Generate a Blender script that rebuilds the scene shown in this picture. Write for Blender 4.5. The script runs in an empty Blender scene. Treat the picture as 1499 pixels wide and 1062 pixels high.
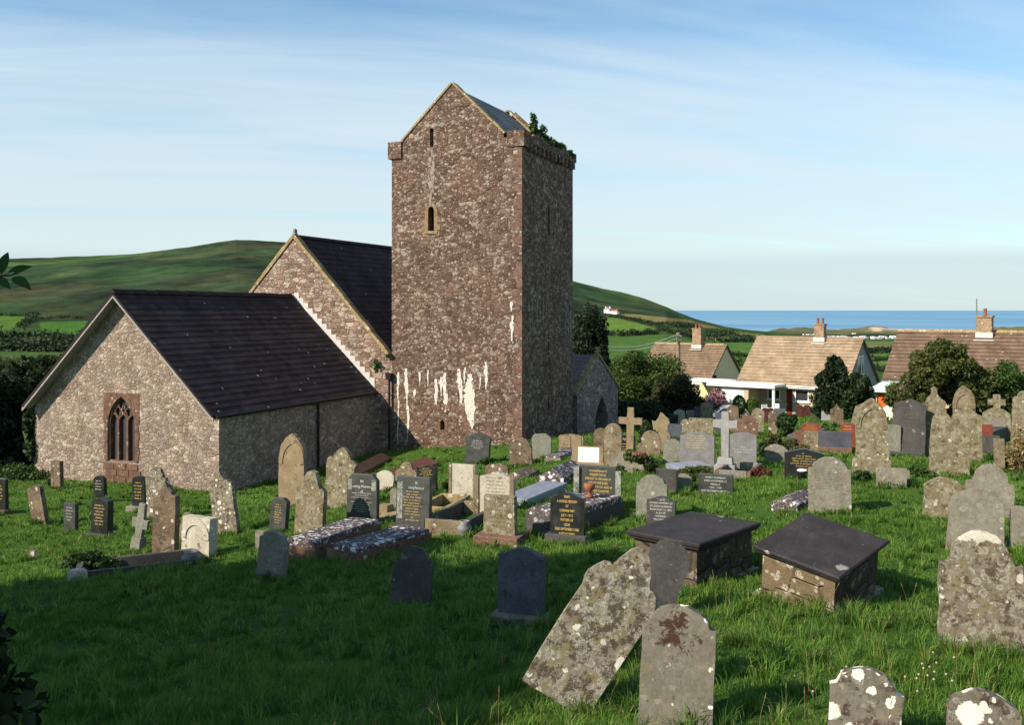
# A hillside churchyard with an old church, gravestones, bungalows and the sea. Built at the eye's height z = 0, looking along +y.
EXPO, SUNE, SKYS = 0.66, 5.0, 0.086
CLOUD, CLOUD2, SKYTINT = (6.2, 6.9, 7.2), (5.6, 6.15, 6.3), (.85, 1.17, 1.26)
SHADERS = [(-11.0, 7.7, 7.0, 3.0, 8000, 'tall tree outside the photo shading the foreground, nearest the frame'), (-15.8, 9.6, 7.4, 3.6, 9000, 'tall tree outside the photo shading the lower left lawn'),
 (-13.2, 4.2, 7.2, 3.6, 11000, 'tall tree outside the photo behind the viewer at left'), (-21.0, 7.6, 8.0, 4.0, 6000, 'tall tree outside the photo, farthest out to the left of the foreground'),
 (-33.5, 44.0, 9.0, 4.5, 6000, 'tall tree outside the photo shading the hedge by the chancel'), (-40.0, 50.0, 9.0, 5.0, 6000, 'tall tree outside the photo beyond the hedge by the chancel')]
import bpy, bmesh, math, random
import numpy as np
from mathutils import Vector, Matrix, noise as mnoise
from mathutils.geometry import tessellate_polygon
random.seed(7); rng = np.random.default_rng(11)
scene = bpy.context.scene
COL = scene.collection
F, CX, HY = 1390.0, 749.5, 454.0          # focal length (px), centre column, horizon row of the 1499x1062 frame
rad = math.radians
TH = rad(22.84)
AX = Vector((math.sin(TH), math.cos(TH), 0)); RX = Vector((math.cos(TH), -math.sin(TH), 0))
SUN_H = Vector((-0.874, -0.486, 0)).normalized(); SUN_EL = rad(34)

# ------------------------------------------------------------------ object helpers
def props(o, label=None, cat=None, group=None, kind=None):
    if label: o['label'] = label
    if cat: o['category'] = cat
    if group: o['group'] = group
    if kind: o['kind'] = kind
    return o
def empty(name, loc, rot=None, parent=None):
    o = bpy.data.objects.new(name, None); COL.objects.link(o); o.empty_display_size = .2
    o.location = loc
    if rot is not None: o.rotation_euler = rot
    if parent: o.parent = parent
    return o
def link(name, me, mats, parent=None, loc=None, rot=None):
    o = bpy.data.objects.new(name, me); COL.objects.link(o)
    for m in (mats if isinstance(mats, (list, tuple)) else [mats]): me.materials.append(m)
    if parent: o.parent = parent
    if loc is not None: o.location = loc
    if rot is not None: o.rotation_euler = rot
    return o
def bm_obj(name, bm, mats, parent=None, loc=None, rot=None, smooth=False):
    bmesh.ops.recalc_face_normals(bm, faces=bm.faces)
    me = bpy.data.meshes.new(name); bm.to_mesh(me); bm.free()
    if smooth: me.shade_smooth()
    return link(name, me, mats, parent, loc, rot)
def np_mesh(name, V, Fc, cols=None):
    me = bpy.data.meshes.new(name); V = np.asarray(V, np.float32); Fc = np.asarray(Fc, np.int32)
    n, k = Fc.shape
    me.vertices.add(len(V)); me.vertices.foreach_set('co', V.ravel())
    me.loops.add(n*k); me.loops.foreach_set('vertex_index', Fc.ravel())
    me.polygons.add(n); me.polygons.foreach_set('loop_start', np.arange(0, n*k, k, dtype=np.int32))
    if cols is not None:
        a = me.attributes.new('Col', 'FLOAT_COLOR', 'POINT')
        c = np.ones((len(V), 4), np.float32); c[:, :3] = cols; a.data.foreach_set('color', c.ravel())
    me.update(); me.validate()
    return me
def box(bm, c, s, rz=0, mat=0, taper=1.0):
    M = Matrix.Translation(c) @ Matrix.Rotation(rz, 4, 'Z')
    vs = [bm.verts.new(M @ Vector((x*s[0]/2*(taper if z > 0 else 1), y*s[1]/2*(taper if z > 0 else 1), z*s[2]/2))) for z in (-1, 1) for x, y in ((-1,-1),(1,-1),(1,1),(-1,1))]
    fs = [(0,3,2,1),(4,5,6,7),(0,1,5,4),(1,2,6,5),(2,3,7,6),(3,0,4,7)]
    out = []
    for f in fs:
        fc = bm.faces.new([vs[i] for i in f]); fc.material_index = mat; out.append(fc)
    return out
def tube(bm, pts, r0, r1=None, seg=8, cap=True):
    r1 = r0 if r1 is None else r1
    pts = [Vector(p) for p in pts]; rings = []
    for i, p in enumerate(pts):
        d = (pts[min(i+1, len(pts)-1)] - pts[max(i-1, 0)]).normalized()
        a = d.orthogonal().normalized() if abs(d.z) < .95 else Vector((1,0,0)); b = d.cross(a).normalized(); a = b.cross(d)
        r = r0 + (r1-r0)*i/max(1, len(pts)-1)
        rings.append([bm.verts.new(p + (a*math.cos(t)+b*math.sin(t))*r) for t in [2*math.pi*k/seg for k in range(seg)]])
    for q, s in zip(rings, rings[1:]):
        for k in range(seg): bm.faces.new((q[k], q[(k+1)%seg], s[(k+1)%seg], s[k]))
    if cap: bm.faces.new(rings[0][::-1]); bm.faces.new(rings[-1])
def lathe(bm, prof, seg=16, c=(0,0,0)):
    rings = [[bm.verts.new((c[0]+r*math.cos(2*math.pi*k/seg), c[1]+r*math.sin(2*math.pi*k/seg), c[2]+z)) for k in range(seg)] for r, z in prof]
    for q, s in zip(rings, rings[1:]):
        for k in range(seg): bm.faces.new((q[k], q[(k+1)%seg], s[(k+1)%seg], s[k]))
    bm.faces.new(rings[0][::-1]); bm.faces.new(rings[-1])
def prism(bm, pts, y0, y1, mat=0):      # outline in the x-z plane, extruded from y0 to y1
    a = [bm.verts.new((x, y0, z)) for x, z in pts]; b = [bm.verts.new((x, y1, z)) for x, z in pts]
    n = len(pts); out = [bm.faces.new(a), bm.faces.new(b[::-1])]
    for i in range(n): out.append(bm.faces.new((a[i], b[i], b[(i+1)%n], a[(i+1)%n])))
    for f in out: f.material_index = mat
    return out

# ------------------------------------------------------------------ materials
class NT:
    def __init__(s, name):
        s.m = bpy.data.materials.new(name); s.m.use_nodes = True; s.t = s.m.node_tree; s.t.nodes.clear()
        s.out = s.n('ShaderNodeOutputMaterial')
    def n(s, ty, **kw):
        nd = s.t.nodes.new(ty)
        for k, v in kw.items(): setattr(nd, k, v)
        return nd
    def l(s, a, b): s.t.links.new(a, b)
    def set(s, sock, v):
        if hasattr(v, 'links'): s.l(v, sock)
        else: sock.default_value = v if not (isinstance(v, (tuple, list)) and len(v) == 3 and sock.type == 'RGBA') else (*v, 1)
    def noise(s, vec, scale, detail=4, rough=.55, out='Fac', dist=0, dims='3D'):
        nd = s.n('ShaderNodeTexNoise', noise_dimensions=dims); s.set(nd.inputs['Vector'], vec); s.set(nd.inputs['Scale'], scale)
        nd.inputs['Detail'].default_value = detail; nd.inputs['Roughness'].default_value = rough; nd.inputs['Distortion'].default_value = dist
        return nd.outputs[out]
    def voro(s, vec, scale, feature='F1', out='Distance', dims='3D', rnd=1):
        nd = s.n('ShaderNodeTexVoronoi', feature=feature, voronoi_dimensions=dims); s.set(nd.inputs['Vector'], vec); nd.inputs['Scale'].default_value = scale
        nd.inputs['Randomness'].default_value = rnd
        return nd.outputs[out] if out else nd
    def ramp(s, fac, stops, interp='LINEAR'):
        nd = s.n('ShaderNodeValToRGB'); nd.color_ramp.interpolation = interp; e = nd.color_ramp.elements
        while len(e) < len(stops): e.new(.5)
        for i, (p, c) in enumerate(stops):
            e[i].position = p; e[i].color = (*c, 1) if isinstance(c, (tuple, list)) else (c, c, c, 1)
        s.l(fac, nd.inputs[0]); return nd.outputs[0]
    def mix(s, f, a, b, mode='MIX'):
        nd = s.n('ShaderNodeMix', data_type='RGBA', blend_type=mode); s.set(nd.inputs[0], f); s.set(nd.inputs[6], a); s.set(nd.inputs[7], b); return nd.outputs[2]
    def math(s, op, a, b=0.0, c=0.0, clamp=False):
        nd = s.n('ShaderNodeMath', operation=op, use_clamp=clamp); s.set(nd.inputs[0], a); s.set(nd.inputs[1], b); s.set(nd.inputs[2], c); return nd.outputs[0]
    def vmath(s, op, a, b):
        nd = s.n('ShaderNodeVectorMath', operation=op); s.set(nd.inputs[0], a); s.set(nd.inputs[1], b); return nd.outputs[0]
    def red(s, c):
        nd = s.n('ShaderNodeSeparateColor'); s.l(c, nd.inputs[0]); return nd.outputs[0]
    def step(s, v, lo, hi):
        nd = s.n('ShaderNodeMapRange', interpolation_type='SMOOTHSTEP'); s.l(v, nd.inputs[0]); nd.inputs[1].default_value = lo; nd.inputs[2].default_value = hi; return nd.outputs[0]
    def done(s, color, rough=.85, bump=None, bstr=.4, bdist=.02, spec=.3, trans=0, metal=0):
        p = s.n('ShaderNodeBsdfPrincipled'); s.set(p.inputs['Base Color'], color); s.set(p.inputs['Roughness'], rough)
        p.inputs['Specular IOR Level'].default_value = spec; p.inputs['Metallic'].default_value = metal
        if bump is not None:
            b = s.n('ShaderNodeBump'); b.inputs['Strength'].default_value = bstr; b.inputs['Distance'].default_value = bdist; s.l(bump, b.inputs['Height']); s.l(b.outputs[0], p.inputs['Normal'])
        sh = p.outputs[0]
        if trans:
            t = s.n('ShaderNodeBsdfTranslucent'); s.set(t.inputs[0], color); mx = s.n('ShaderNodeMixShader'); mx.inputs[0].default_value = trans
            s.l(sh, mx.inputs[1]); s.l(t.outputs[0], mx.inputs[2]); sh = mx.outputs[0]
        s.l(sh, s.out.inputs[0]); return s.m
    def local(s):     # object coordinates, shifted differently for every object
        oi = s.n('ShaderNodeObjectInfo'); tc = s.n('ShaderNodeTexCoord')
        return s.vmath('ADD', tc.outputs['Object'], s.math('MULTIPLY', oi.outputs['Random'], 37.0))

def stone(name, c0, c1, c2, white=.0, wscale=9, wcol=(.55,.53,.48), speck=.3, dark=.3, dcol=(.045,.03,.025), gold=0.0, rough=.9, bstr=.6):
    t = NT(name); v = t.local()
    big = t.noise(v, 2.6, 6, .6); fine = t.noise(v, 28, 5, .65)
    c = t.ramp(big, [(.3, c0), (.5, c1), (.7, c2)])
    c = t.mix(.75, c, t.ramp(fine, [(.28, .62), (.72, 1.25)]), 'MULTIPLY')
    dk = t.step(t.noise(v, 6, 6, .7, dist=.6), .6-dark*.16, .7-dark*.12)
    c = t.mix(t.math('MULTIPLY', dk, .75), c, dcol)
    if gold: c = t.mix(t.step(t.noise(v, 8, 5, .7), .67-gold*.1, .72-gold*.1), c, (.30,.19,.03))
    sc = t.n('ShaderNodeVectorMath', operation='SCALE'); t.l(t.noise(v, 13, 3, .6, 'Color'), sc.inputs[0]); sc.inputs[3].default_value = .09
    wob = t.vmath('ADD', v, sc.outputs[0])
    h = fine
    if white:
        vn = t.voro(wob, wscale, out=None); gate = t.step(t.red(vn.outputs['Color']), 1-white-.02, 1-white+.02)
        rim = t.step(vn.outputs['Distance'], .48, .36); msk = t.math('MULTIPLY', gate, rim)
        vn2 = t.voro(wob, wscale*.45, out=None); g2 = t.step(t.red(vn2.outputs['Color']), 1-white*.6-.02, 1-white*.6+.02)
        msk = t.math('MAXIMUM', msk, t.math('MULTIPLY', g2, t.step(vn2.outputs['Distance'], .42, .33)))
        tone = t.mix(.6, wcol, t.ramp(fine, [(.3, .55), (.7, 1.2)]), 'MULTIPLY')
        c = t.mix(msk, c, tone); h = t.math('ADD', fine, t.math('MULTIPLY', msk, .5))
    if speck:
        vn = t.voro(wob, 38, out=None); gate = t.step(t.red(vn.outputs['Color']), 1-speck*.32, 1-speck*.32+.03)
        c = t.mix(t.math('MULTIPLY', t.math('MULTIPLY', gate, t.step(vn.outputs['Distance'], .5, .25)), .6), c, wcol)
    return t.done(c, rough, h, bstr, .012, .2)
def crust(name, c0, c1, c2, crustc=(.36,.34,.285), amt=.5, ring=.4, dark=.4, darkc=(.055,.028,.02), ochre=.3, white=.2, wsc=6.0, wcol=(.74,.69,.60), cap=None, stain=None):
    """Old stone thick with lichen: grey crust, round growths with rims, ochre and brown patches, white blotches."""
    t = NT(name); v = t.local(); tcn = t.n('ShaderNodeTexCoord').outputs['Object']
    sc = t.n('ShaderNodeVectorMath', operation='SCALE'); t.l(t.noise(v, 14, 4, .65, 'Color'), sc.inputs[0]); sc.inputs[3].default_value = .085; wob = t.vmath('ADD', v, sc.outputs[0])
    grain = t.noise(v, 70, 4, .7); mid = t.noise(v, 17, 6, .7)
    c = t.ramp(t.noise(v, 3.2, 8, .7), [(.3, c0), (.5, c1), (.7, c2)])
    c = t.mix(.8, c, t.ramp(mid, [(.28, .6), (.72, 1.35)]), 'MULTIPLY')
    lo = .60-.2*amt; m1 = t.math('MULTIPLY', t.step(t.noise(wob, 4.6, 9, .74), lo, lo+.07), t.step(grain, .34, .58))
    c = t.mix(t.math('MULTIPLY', m1, .85), c, t.mix(.7, crustc, t.ramp(mid, [(.3, .65), (.7, 1.25)]), 'MULTIPLY'))
    if ochre:
        o = .60-.10*ochre; c = t.mix(t.math('MULTIPLY', t.math('MULTIPLY', t.step(t.noise(wob, 6.3, 8, .72), o, o+.07), t.step(grain, .3, .55)), .8), c, (.17,.145,.055))
    h = t.math('ADD', mid, t.math('MULTIPLY', m1, .4))
    for s_, am in ((9.0, ring), (16.0, ring)):
        vn = t.voro(wob, s_, out=None); g = t.step(t.red(vn.outputs['Color']), 1-am-.02, 1-am+.02); d = vn.outputs['Distance']
        disc = t.math('MULTIPLY', g, t.step(d, .43, .38)); rim = t.math('MULTIPLY', disc, t.step(d, .24, .36))
        c = t.mix(t.math('MULTIPLY', disc, .45), c, (.27,.25,.20)); c = t.mix(t.math('MULTIPLY', rim, t.step(grain, .3, .6)), c, crustc)
    if dark:
        o = .60-.09*dark; c = t.mix(t.math('MULTIPLY', t.math('MULTIPLY', t.step(t.noise(wob, 7.7, 9, .78), o, o+.05), t.step(grain, .28, .5)), .9), c, darkc)
    if stain:
        g = t.n('ShaderNodeVectorMath', operation='DISTANCE'); t.l(t.vmath('MULTIPLY', tcn, (1, .0, .8)), g.inputs[0]); g.inputs[1].default_value = (stain[0], 0, stain[1]*.8)
        f = t.math('SUBTRACT', t.noise(wob, 13, 9, .75), t.math('MULTIPLY', g.outputs['Value'], stain[2])); c = t.mix(t.math('MULTIPLY', t.step(f, .40, .46), .92), c, darkc)
    def whiteness(sc_, am):
        vn = t.voro(wob, sc_, out=None); return t.math('MULTIPLY', t.step(t.red(vn.outputs['Color']), 1-am-.01, 1-am+.01), t.step(vn.outputs['Distance'], .42, .37))
    w = t.math('MAXIMUM', whiteness(wsc, white), t.math('MAXIMUM', whiteness(wsc*1.9, white*.6), whiteness(wsc*4, white*.2)))
    if cap is not None:
        z = t.n('ShaderNodeSeparateXYZ'); t.l(tcn, z.inputs[0]); w = t.math('MAXIMUM', w, t.math('MULTIPLY', t.step(t.math('ADD', z.outputs[2], t.math('MULTIPLY', t.noise(v, 6, 6, .7), .30)), cap+.03, cap+.05), t.step(grain, .25, .4)))
    c = t.mix(t.math('MULTIPLY', w, .95), c, t.mix(.5, wcol, t.ramp(mid, [(.3, .7), (.7, 1.2)]), 'MULTIPLY'))
    return t.done(c, .92, t.math('ADD', h, t.math('MULTIPLY', w, .6)), .7, .012, .15)
def granite(name, col, col2, rough=.18, sc=160, spec=.5):
    t = NT(name); v = t.local(); n = t.voro(v, sc, out='Color'); c = t.mix(t.math('MULTIPLY', n, .8), col, col2)
    d = t.noise(v, 5, 5, .6); c = t.mix(.5, c, t.ramp(d, [(.3, .6), (.7, 1.3)]), 'MULTIPLY')
    r = t.ramp(d, [(.35, rough), (.75, min(1, rough+.35))])
    return t.done(c, r, t.noise(v, 40, 3), .05, .004, spec)
def plain(name, col, rough=.6, var=.3, sc=6, spec=.3, bump=.15, metal=0):
    t = NT(name); v = t.local(); n = t.noise(v, sc, 6, .65)
    c = t.mix(1, col, t.ramp(n, [(.25, 1-var), (.75, 1+var)]), 'MULTIPLY')
    return t.done(c, rough, t.noise(v, sc*6, 4), bump, .01, spec, metal=metal)
def leafmat(name, rough=.5, trans=.3):
    t = NT(name); a = t.n('ShaderNodeAttribute', attribute_name='Col'); return t.done(a.outputs['Color'], rough, None, spec=.25, trans=trans)

def rubble(name, stops, mort, su=3.1, sv=5.2, pale=.12, palec=(.42,.36,.31), specks=.25, bstr=.8, edge=.07, dirt=.5, dist=.2, rnd=.85, soft=.8, speckc=(.46,.41,.35)):
    t = NT(name); uv = t.n('ShaderNodeUVMap').outputs[0]
    sc = t.n('ShaderNodeVectorMath', operation='SCALE'); t.l(t.noise(uv, 2.2, 4, .6, 'Color'), sc.inputs[0]); sc.inputs[3].default_value = dist
    fine = t.noise(uv, 14, 6, .7); mid = t.noise(uv, 1.1, 5, .6); gr = t.noise(uv, 45, 3, .6); wide = t.noise(uv, .45, 6, .65)
    wuv = t.vmath('ADD', uv, sc.outputs[0])
    def layer(k):
        p = t.vmath('MULTIPLY', wuv, (su*k, sv*k, 1))
        cell = t.voro(p, 1, out=None, dims='2D', rnd=rnd); e = t.voro(p, 1, 'DISTANCE_TO_EDGE', dims='2D', rnd=rnd)
        sp = t.n('ShaderNodeSeparateColor'); t.l(cell.outputs['Color'], sp.inputs[0])
        c = t.ramp(sp.outputs[0], stops); c = t.mix(t.step(sp.outputs[1], 1-pale-.03, 1-pale+.03), c, palec)
        m = t.math('MULTIPLY', t.step(e, edge, edge*.35), soft)
        c = t.mix(.8, c, t.ramp(fine, [(.28, .55), (.72, 1.4)]), 'MULTIPLY')
        c = t.mix(m, c, t.mix(.6, mort, t.ramp(fine, [(.3,.5),(.7,1.3)]), 'MULTIPLY'))
        return c, t.math('ADD', t.step(e, 0, edge*2.2), t.math('MULTIPLY', sp.outputs[2], .5))
    ca, ha = layer(.72); cb, hb = layer(1.35); sel = t.step(t.noise(uv, 1.5, 6, .6), .47, .53)
    c = t.mix(sel, ca, cb); hm = t.math('ADD', t.math('MULTIPLY', ha, t.math('SUBTRACT', 1.0, sel)), t.math('MULTIPLY', hb, sel))
    c = t.mix(dirt, c, t.ramp(mid, [(.3, .55), (.7, 1.35)]), 'MULTIPLY')
    c = t.mix(.45, c, t.ramp(wide, [(.32, (.62,.62,.66)), (.5, (1,1,1)), (.68, (1.3,1.24,1.12))]), 'MULTIPLY')
    vn = t.voro(t.vmath('ADD', uv, t.vmath('MULTIPLY', t.noise(uv, 9, 2, .5, 'Color'), (.12,.12,0))), 5.5, out=None, dims='2D')
    s2 = t.n('ShaderNodeSeparateColor'); t.l(vn.outputs['Color'], s2.inputs[0])
    m = t.math('MULTIPLY', t.step(s2.outputs[0], 1-specks-.02, 1-specks+.02), t.step(vn.outputs['Distance'], .36, .22))
    m = t.math('MULTIPLY', m, t.step(gr, .38, .55))
    c = t.mix(t.math('MULTIPLY', m, .8), c, speckc)
    vn3 = t.voro(uv, 13, out=None, dims='2D'); c = t.mix(t.math('MULTIPLY', t.math('MULTIPLY', t.step(t.red(vn3.outputs['Color']), 1-specks*.6, 1-specks*.6+.02), t.step(vn3.outputs['Distance'], .4, .25)), .6), c, speckc)
    h = t.math('ADD', hm, t.math('MULTIPLY', fine, .6))
    return t.done(c, .93, h, bstr, .05, .15)

def slates(name, c0, c1, w=.32, hh=.3, fleck=.04, fleckc=(.35,.35,.35), patch=None, rough=.55, var=1.0):
    t = NT(name); uv = t.n('ShaderNodeUVMap').outputs[0]
    br = t.n('ShaderNodeTexBrick', offset=.5); t.l(uv, br.inputs['Vector'])
    br.inputs['Scale'].default_value = 1; br.inputs['Brick Width'].default_value = w; br.inputs['Row Height'].default_value = hh
    br.inputs['Mortar Size'].default_value = .006; br.inputs['Color1'].default_value = (.1,.1,.1,1); br.inputs['Color2'].default_value = (.9,.9,.9,1); br.inputs['Mortar'].default_value = (0,0,0,1)
    n = t.noise(uv, .7, 5, .6); f = t.noise(uv, 9, 5, .7)
    c = t.mix(br.outputs['Color'], c0, c1)
    c = t.mix(.7, c, t.ramp(n, [(.3, .6), (.7, 1.4)]), 'MULTIPLY'); c = t.mix(.5, c, t.ramp(f, [(.3, .6), (.7, 1.4)]), 'MULTIPLY')
    if patch: c = t.mix(t.math('MULTIPLY', t.step(t.noise(uv, .55, 6, .7), patch[0], patch[0]+.14), .8), c, patch[1])
    vn = t.voro(uv, 4.2, out=None, dims='2D'); s2 = t.n('ShaderNodeSeparateColor'); t.l(vn.outputs['Color'], s2.inputs[0])
    c = t.mix(t.math('MULTIPLY', t.step(s2.outputs[0], 1-fleck, 1-fleck+.02), t.step(vn.outputs['Distance'], .3, .12)), c, fleckc)
    return t.done(c, rough, t.math('ADD', br.outputs['Color'], f), .35, .02, .12)

MAT = {}
def make_mats():
    m = MAT
    m['sand'] = stone('weathered_sandstone', (.14,.108,.066), (.19,.15,.093), (.245,.198,.128), .08, 10, (.42,.39,.31), .4, .5)
    m['sandclean'] = stone('clean_sandstone', (.185,.138,.08), (.23,.173,.104), (.28,.22,.14), 0, 9, (.45,.4,.32), .15, .25)
    m['sandlichen'] = crust('lichened_sandstone', (.12,.094,.057), (.17,.138,.087), (.22,.183,.123), (.33,.305,.22), .6, .2, .7, (.065,.045,.026), .8, .05, 9, (.48,.46,.38))
    m['brown'] = stone('brown_sandstone', (.095,.068,.044), (.14,.10,.064), (.19,.14,.09), .12, 9, (.48,.44,.38), .4, .6)
    m['pale'] = stone('pale_limestone', (.34,.31,.245), (.42,.385,.31), (.48,.45,.38), .08, 8, (.6,.58,.52), .3, .25)
    m['grey'] = crust('grey_stone', (.15,.135,.105), (.19,.172,.138), (.235,.215,.175), (.28,.265,.22), .35, .12, .25, (.09,.07,.05), .2, .015, 9, (.5,.48,.42))
    m['greygreen'] = crust('greenish_grey_stone', (.14,.138,.112), (.18,.178,.145), (.225,.222,.185), (.27,.268,.225), .3, .08, .15, (.09,.085,.06), .2, .01, 9, (.5,.48,.42))
    m['slate'] = stone('blue_slate', (.055,.058,.072), (.075,.08,.098), (.10,.105,.125), .02, 8, (.3,.3,.3), .08, .2, rough=.7, bstr=.3)
    m['darkslate'] = stone('dark_slate', (.05,.047,.045), (.065,.061,.058), (.085,.08,.075), .03, 8, (.35,.34,.32), .1, .2, rough=.7, bstr=.3)
    m['tomblid'] = stone('tomb_lid_slate', (.024,.021,.022), (.033,.029,.03), (.05,.044,.045), .02, 7, (.36,.34,.33), .06, .15, rough=.8, bstr=.3)
    m['whitelichen'] = crust('white_lichened_stone', (.12,.095,.07), (.19,.16,.125), (.28,.25,.20), (.40,.38,.32), .62, .4, 1.15, (.05,.035,.025), 1.1, .10, 5.0, (.60,.57,.49))
    m['bigwhite'] = crust('stone_with_white_lichen_blotches', (.12,.098,.07), (.185,.155,.115), (.25,.22,.17), (.35,.33,.27), .45, .35, .9, (.065,.045,.028), .7, .15, 6.5, (.68,.64,.55))
    m['capwhite'] = crust('stone_white_capped_with_lichen', (.12,.098,.07), (.175,.148,.11), (.24,.21,.16), (.34,.32,.26), .45, .5, 1.0, (.06,.04,.025), .8, .10, 6.5, (.56,.52,.43), cap=1.22)
    m['fore'] = crust('brown_stained_stone', (.125,.112,.085), (.155,.14,.11), (.19,.172,.138), (.24,.225,.19), .22, .05, .12, (.045,.017,.012), .2, .03, 8, stain=(-.06,.78,.75))
    m['blotch'] = crust('dark_stone_with_white_blotches', (.11,.095,.075), (.145,.128,.10), (.19,.17,.14), (.25,.235,.20), .3, .15, .9, (.05,.024,.017), .2, .46, 4.2, (.74,.69,.60))
    m['black'] = granite('black_granite', (.010,.011,.011), (.028,.029,.028))
    m['green'] = granite('dark_green_slate', (.028,.031,.028), (.05,.053,.047), .35)
    m['greyg'] = granite('grey_granite', (.13,.13,.13), (.24,.235,.23), .35, 120, .4)
    m['lightg'] = granite('light_grey_granite', (.22,.215,.21), (.34,.335,.33), .6, 140, .2)
    m['blueg'] = granite('polished_blue_grey_granite', (.17,.19,.24), (.27,.3,.36), .3, 140, .5)
    m['redg'] = granite('red_granite', (.16,.035,.022), (.24,.06,.04), .35, 120, .4)
    m['maroon'] = granite('dark_red_granite', (.05,.016,.014), (.09,.027,.023), .3, 120, .4)
    m['mottled'] = stone('lichen_mottled_granite', (.05,.037,.037), (.07,.053,.053), (.10,.078,.078), .36, 13, (.62,.58,.57), 1.0, .2, rough=.7)
    m['redstone'] = stone('red_sandstone', (.125,.07,.047), (.165,.094,.065), (.21,.125,.09), .06, 9, (.42,.36,.3), .3, .5)
    m['marble'] = plain('white_marble', (.78,.74,.66), .4, .12, 4)
    m['gold'] = plain('gold_leaf_lettering', (.62,.42,.12), .45, .15, 20, bump=0)
    m['silver'] = plain('pale_painted_lettering', (.5,.5,.46), .6, .2, 20, bump=0)
    m['leadtext'] = plain('faded_lead_lettering', (.42,.40,.36), .9, .2, 20, bump=0)
    m['carve'] = plain('shallow_cut_lettering', (.12,.10,.075), .9, .3, 20, bump=0)
    m['pattern'] = stone('etched_pattern_stone', (.10,.11,.095), (.19,.2,.175), (.30,.31,.27), .25, 24, (.34,.35,.31), .8, .7, (.04,.045,.04), rough=.7, bstr=.4)
    m['leaf'] = leafmat('leaves', .6); m['grassblade'] = leafmat('grass_blades', .6, .45); m['petal'] = leafmat('petals', .6, .25)
    m['bark'] = stone('bark', (.05,.038,.026), (.075,.056,.038), (.11,.085,.06), .05, 9, (.25,.25,.2), .2, .4, rough=.95)
    m['terracotta'] = plain('terracotta', (.24,.085,.05), .8, .25, 9)
    m['leadgrey'] = plain('grey_pot', (.17,.17,.17), .55, .3, 8)
    m['blackpaint'] = plain('black_painted_iron', (.012,.012,.013), .5, .3, 6)
    m['whitepaint'] = plain('white_paint', (.8,.79,.76), .5, .06, 4, bump=.03)
    m['greypaint'] = plain('weathered_grey_paint', (.27,.25,.23), .8, .25, 5)
    m['tower'] = rubble('tower_rubble', [(0, (.085,.050,.035)), (.35, (.122,.074,.053)), (.7, (.155,.10,.074)), (1, (.20,.142,.11))], (.098,.062,.045), 4.1, 7.3, .13, (.27,.222,.18), .17, dist=.24, soft=.5, edge=.08, bstr=.6, speckc=(.45,.40,.34))
    m['nave'] = rubble('nave_rubble', [(0, (.16,.098,.074)), (.4, (.225,.148,.113)), (.75, (.28,.2,.155)), (1, (.35,.275,.22))], (.19,.135,.10), 2.9, 5.6, .18, (.40,.33,.27), .10, edge=.06, dist=.08, rnd=.7, soft=.7)
    m['chancel'] = rubble('chancel_rubble', [(0, (.185,.132,.102)), (.4, (.235,.178,.14)), (.75, (.28,.22,.175)), (1, (.34,.278,.228))], (.215,.162,.127), 6.4, 9.8, .13, (.40,.345,.285), .14, edge=.09, dist=.16, soft=.5, bstr=.55)
    m['porch'] = rubble('porch_rubble', [(0, (.15,.13,.11)), (.5, (.23,.2,.17)), (1, (.30,.27,.23))], (.2,.18,.15), 3.2, 5.2, .15, (.4,.38,.33), .2)
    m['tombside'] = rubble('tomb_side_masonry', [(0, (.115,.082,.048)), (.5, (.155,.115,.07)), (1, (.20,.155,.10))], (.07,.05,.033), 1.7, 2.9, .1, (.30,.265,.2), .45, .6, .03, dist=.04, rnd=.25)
    m['tombshade'] = rubble('tomb_side_shaded_masonry', [(0, (.045,.033,.025)), (.5, (.075,.055,.04)), (1, (.11,.085,.062))], (.05,.04,.03), 2.2, 3.4, .05, (.16,.13,.10), .16, .6, .04, dist=.06, rnd=.4, speckc=(.25,.22,.18))  # shaded copy of the tomb masonry, the shade put into its colour
    m['slate_roof'] = slates('slate_roof', (.030,.021,.0225), (.054,.039,.041), .34, .34, .025, rough=.85, patch=(.60, (.066,.047,.048)))
    m['tower_roof'] = slates('tower_slates', (.10,.105,.105), (.16,.165,.16), .3, .25, .03)
    m['porch_roof'] = slates('porch_slates', (.16,.125,.115), (.24,.19,.175), .3, .25, .07, (.6,.6,.55), (.62, (.36,.22,.07)))
    m['tile_tan'] = slates('tan_roof_tiles', (.245,.175,.115), (.355,.27,.185), .25, .3, .02, (.5,.4,.3), (.60,(.22,.145,.095)), .85)
    m['tile_brown'] = slates('brown_roof_tiles', (.15,.103,.068), (.225,.16,.108), .25, .3, .03, (.45,.38,.3), (.60,(.28,.175,.065)), .85)
    m['tile_dark'] = slates('dark_brown_roof_tiles', (.115,.075,.052), (.19,.13,.092), .25, .3, .05, (.42,.38,.32), (.57,(.30,.18,.05)), .85)
    m['ochre'] = stone('lichened_ochre_coping', (.22,.16,.075), (.30,.215,.10), (.36,.27,.15), .12, 9, (.5,.45,.35), .4, .4, gold=.3)
    m['dress'] = stone('yellow_dressed_stone', (.19,.13,.068), (.245,.175,.095), (.30,.225,.135), .1, 8, (.42,.38,.3), .3, .45)
    m['redbrick'] = stone('red_dressed_stone', (.10,.055,.038), (.145,.08,.054), (.19,.112,.078), .06, 8, (.36,.29,.24), .3, .6)
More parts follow.
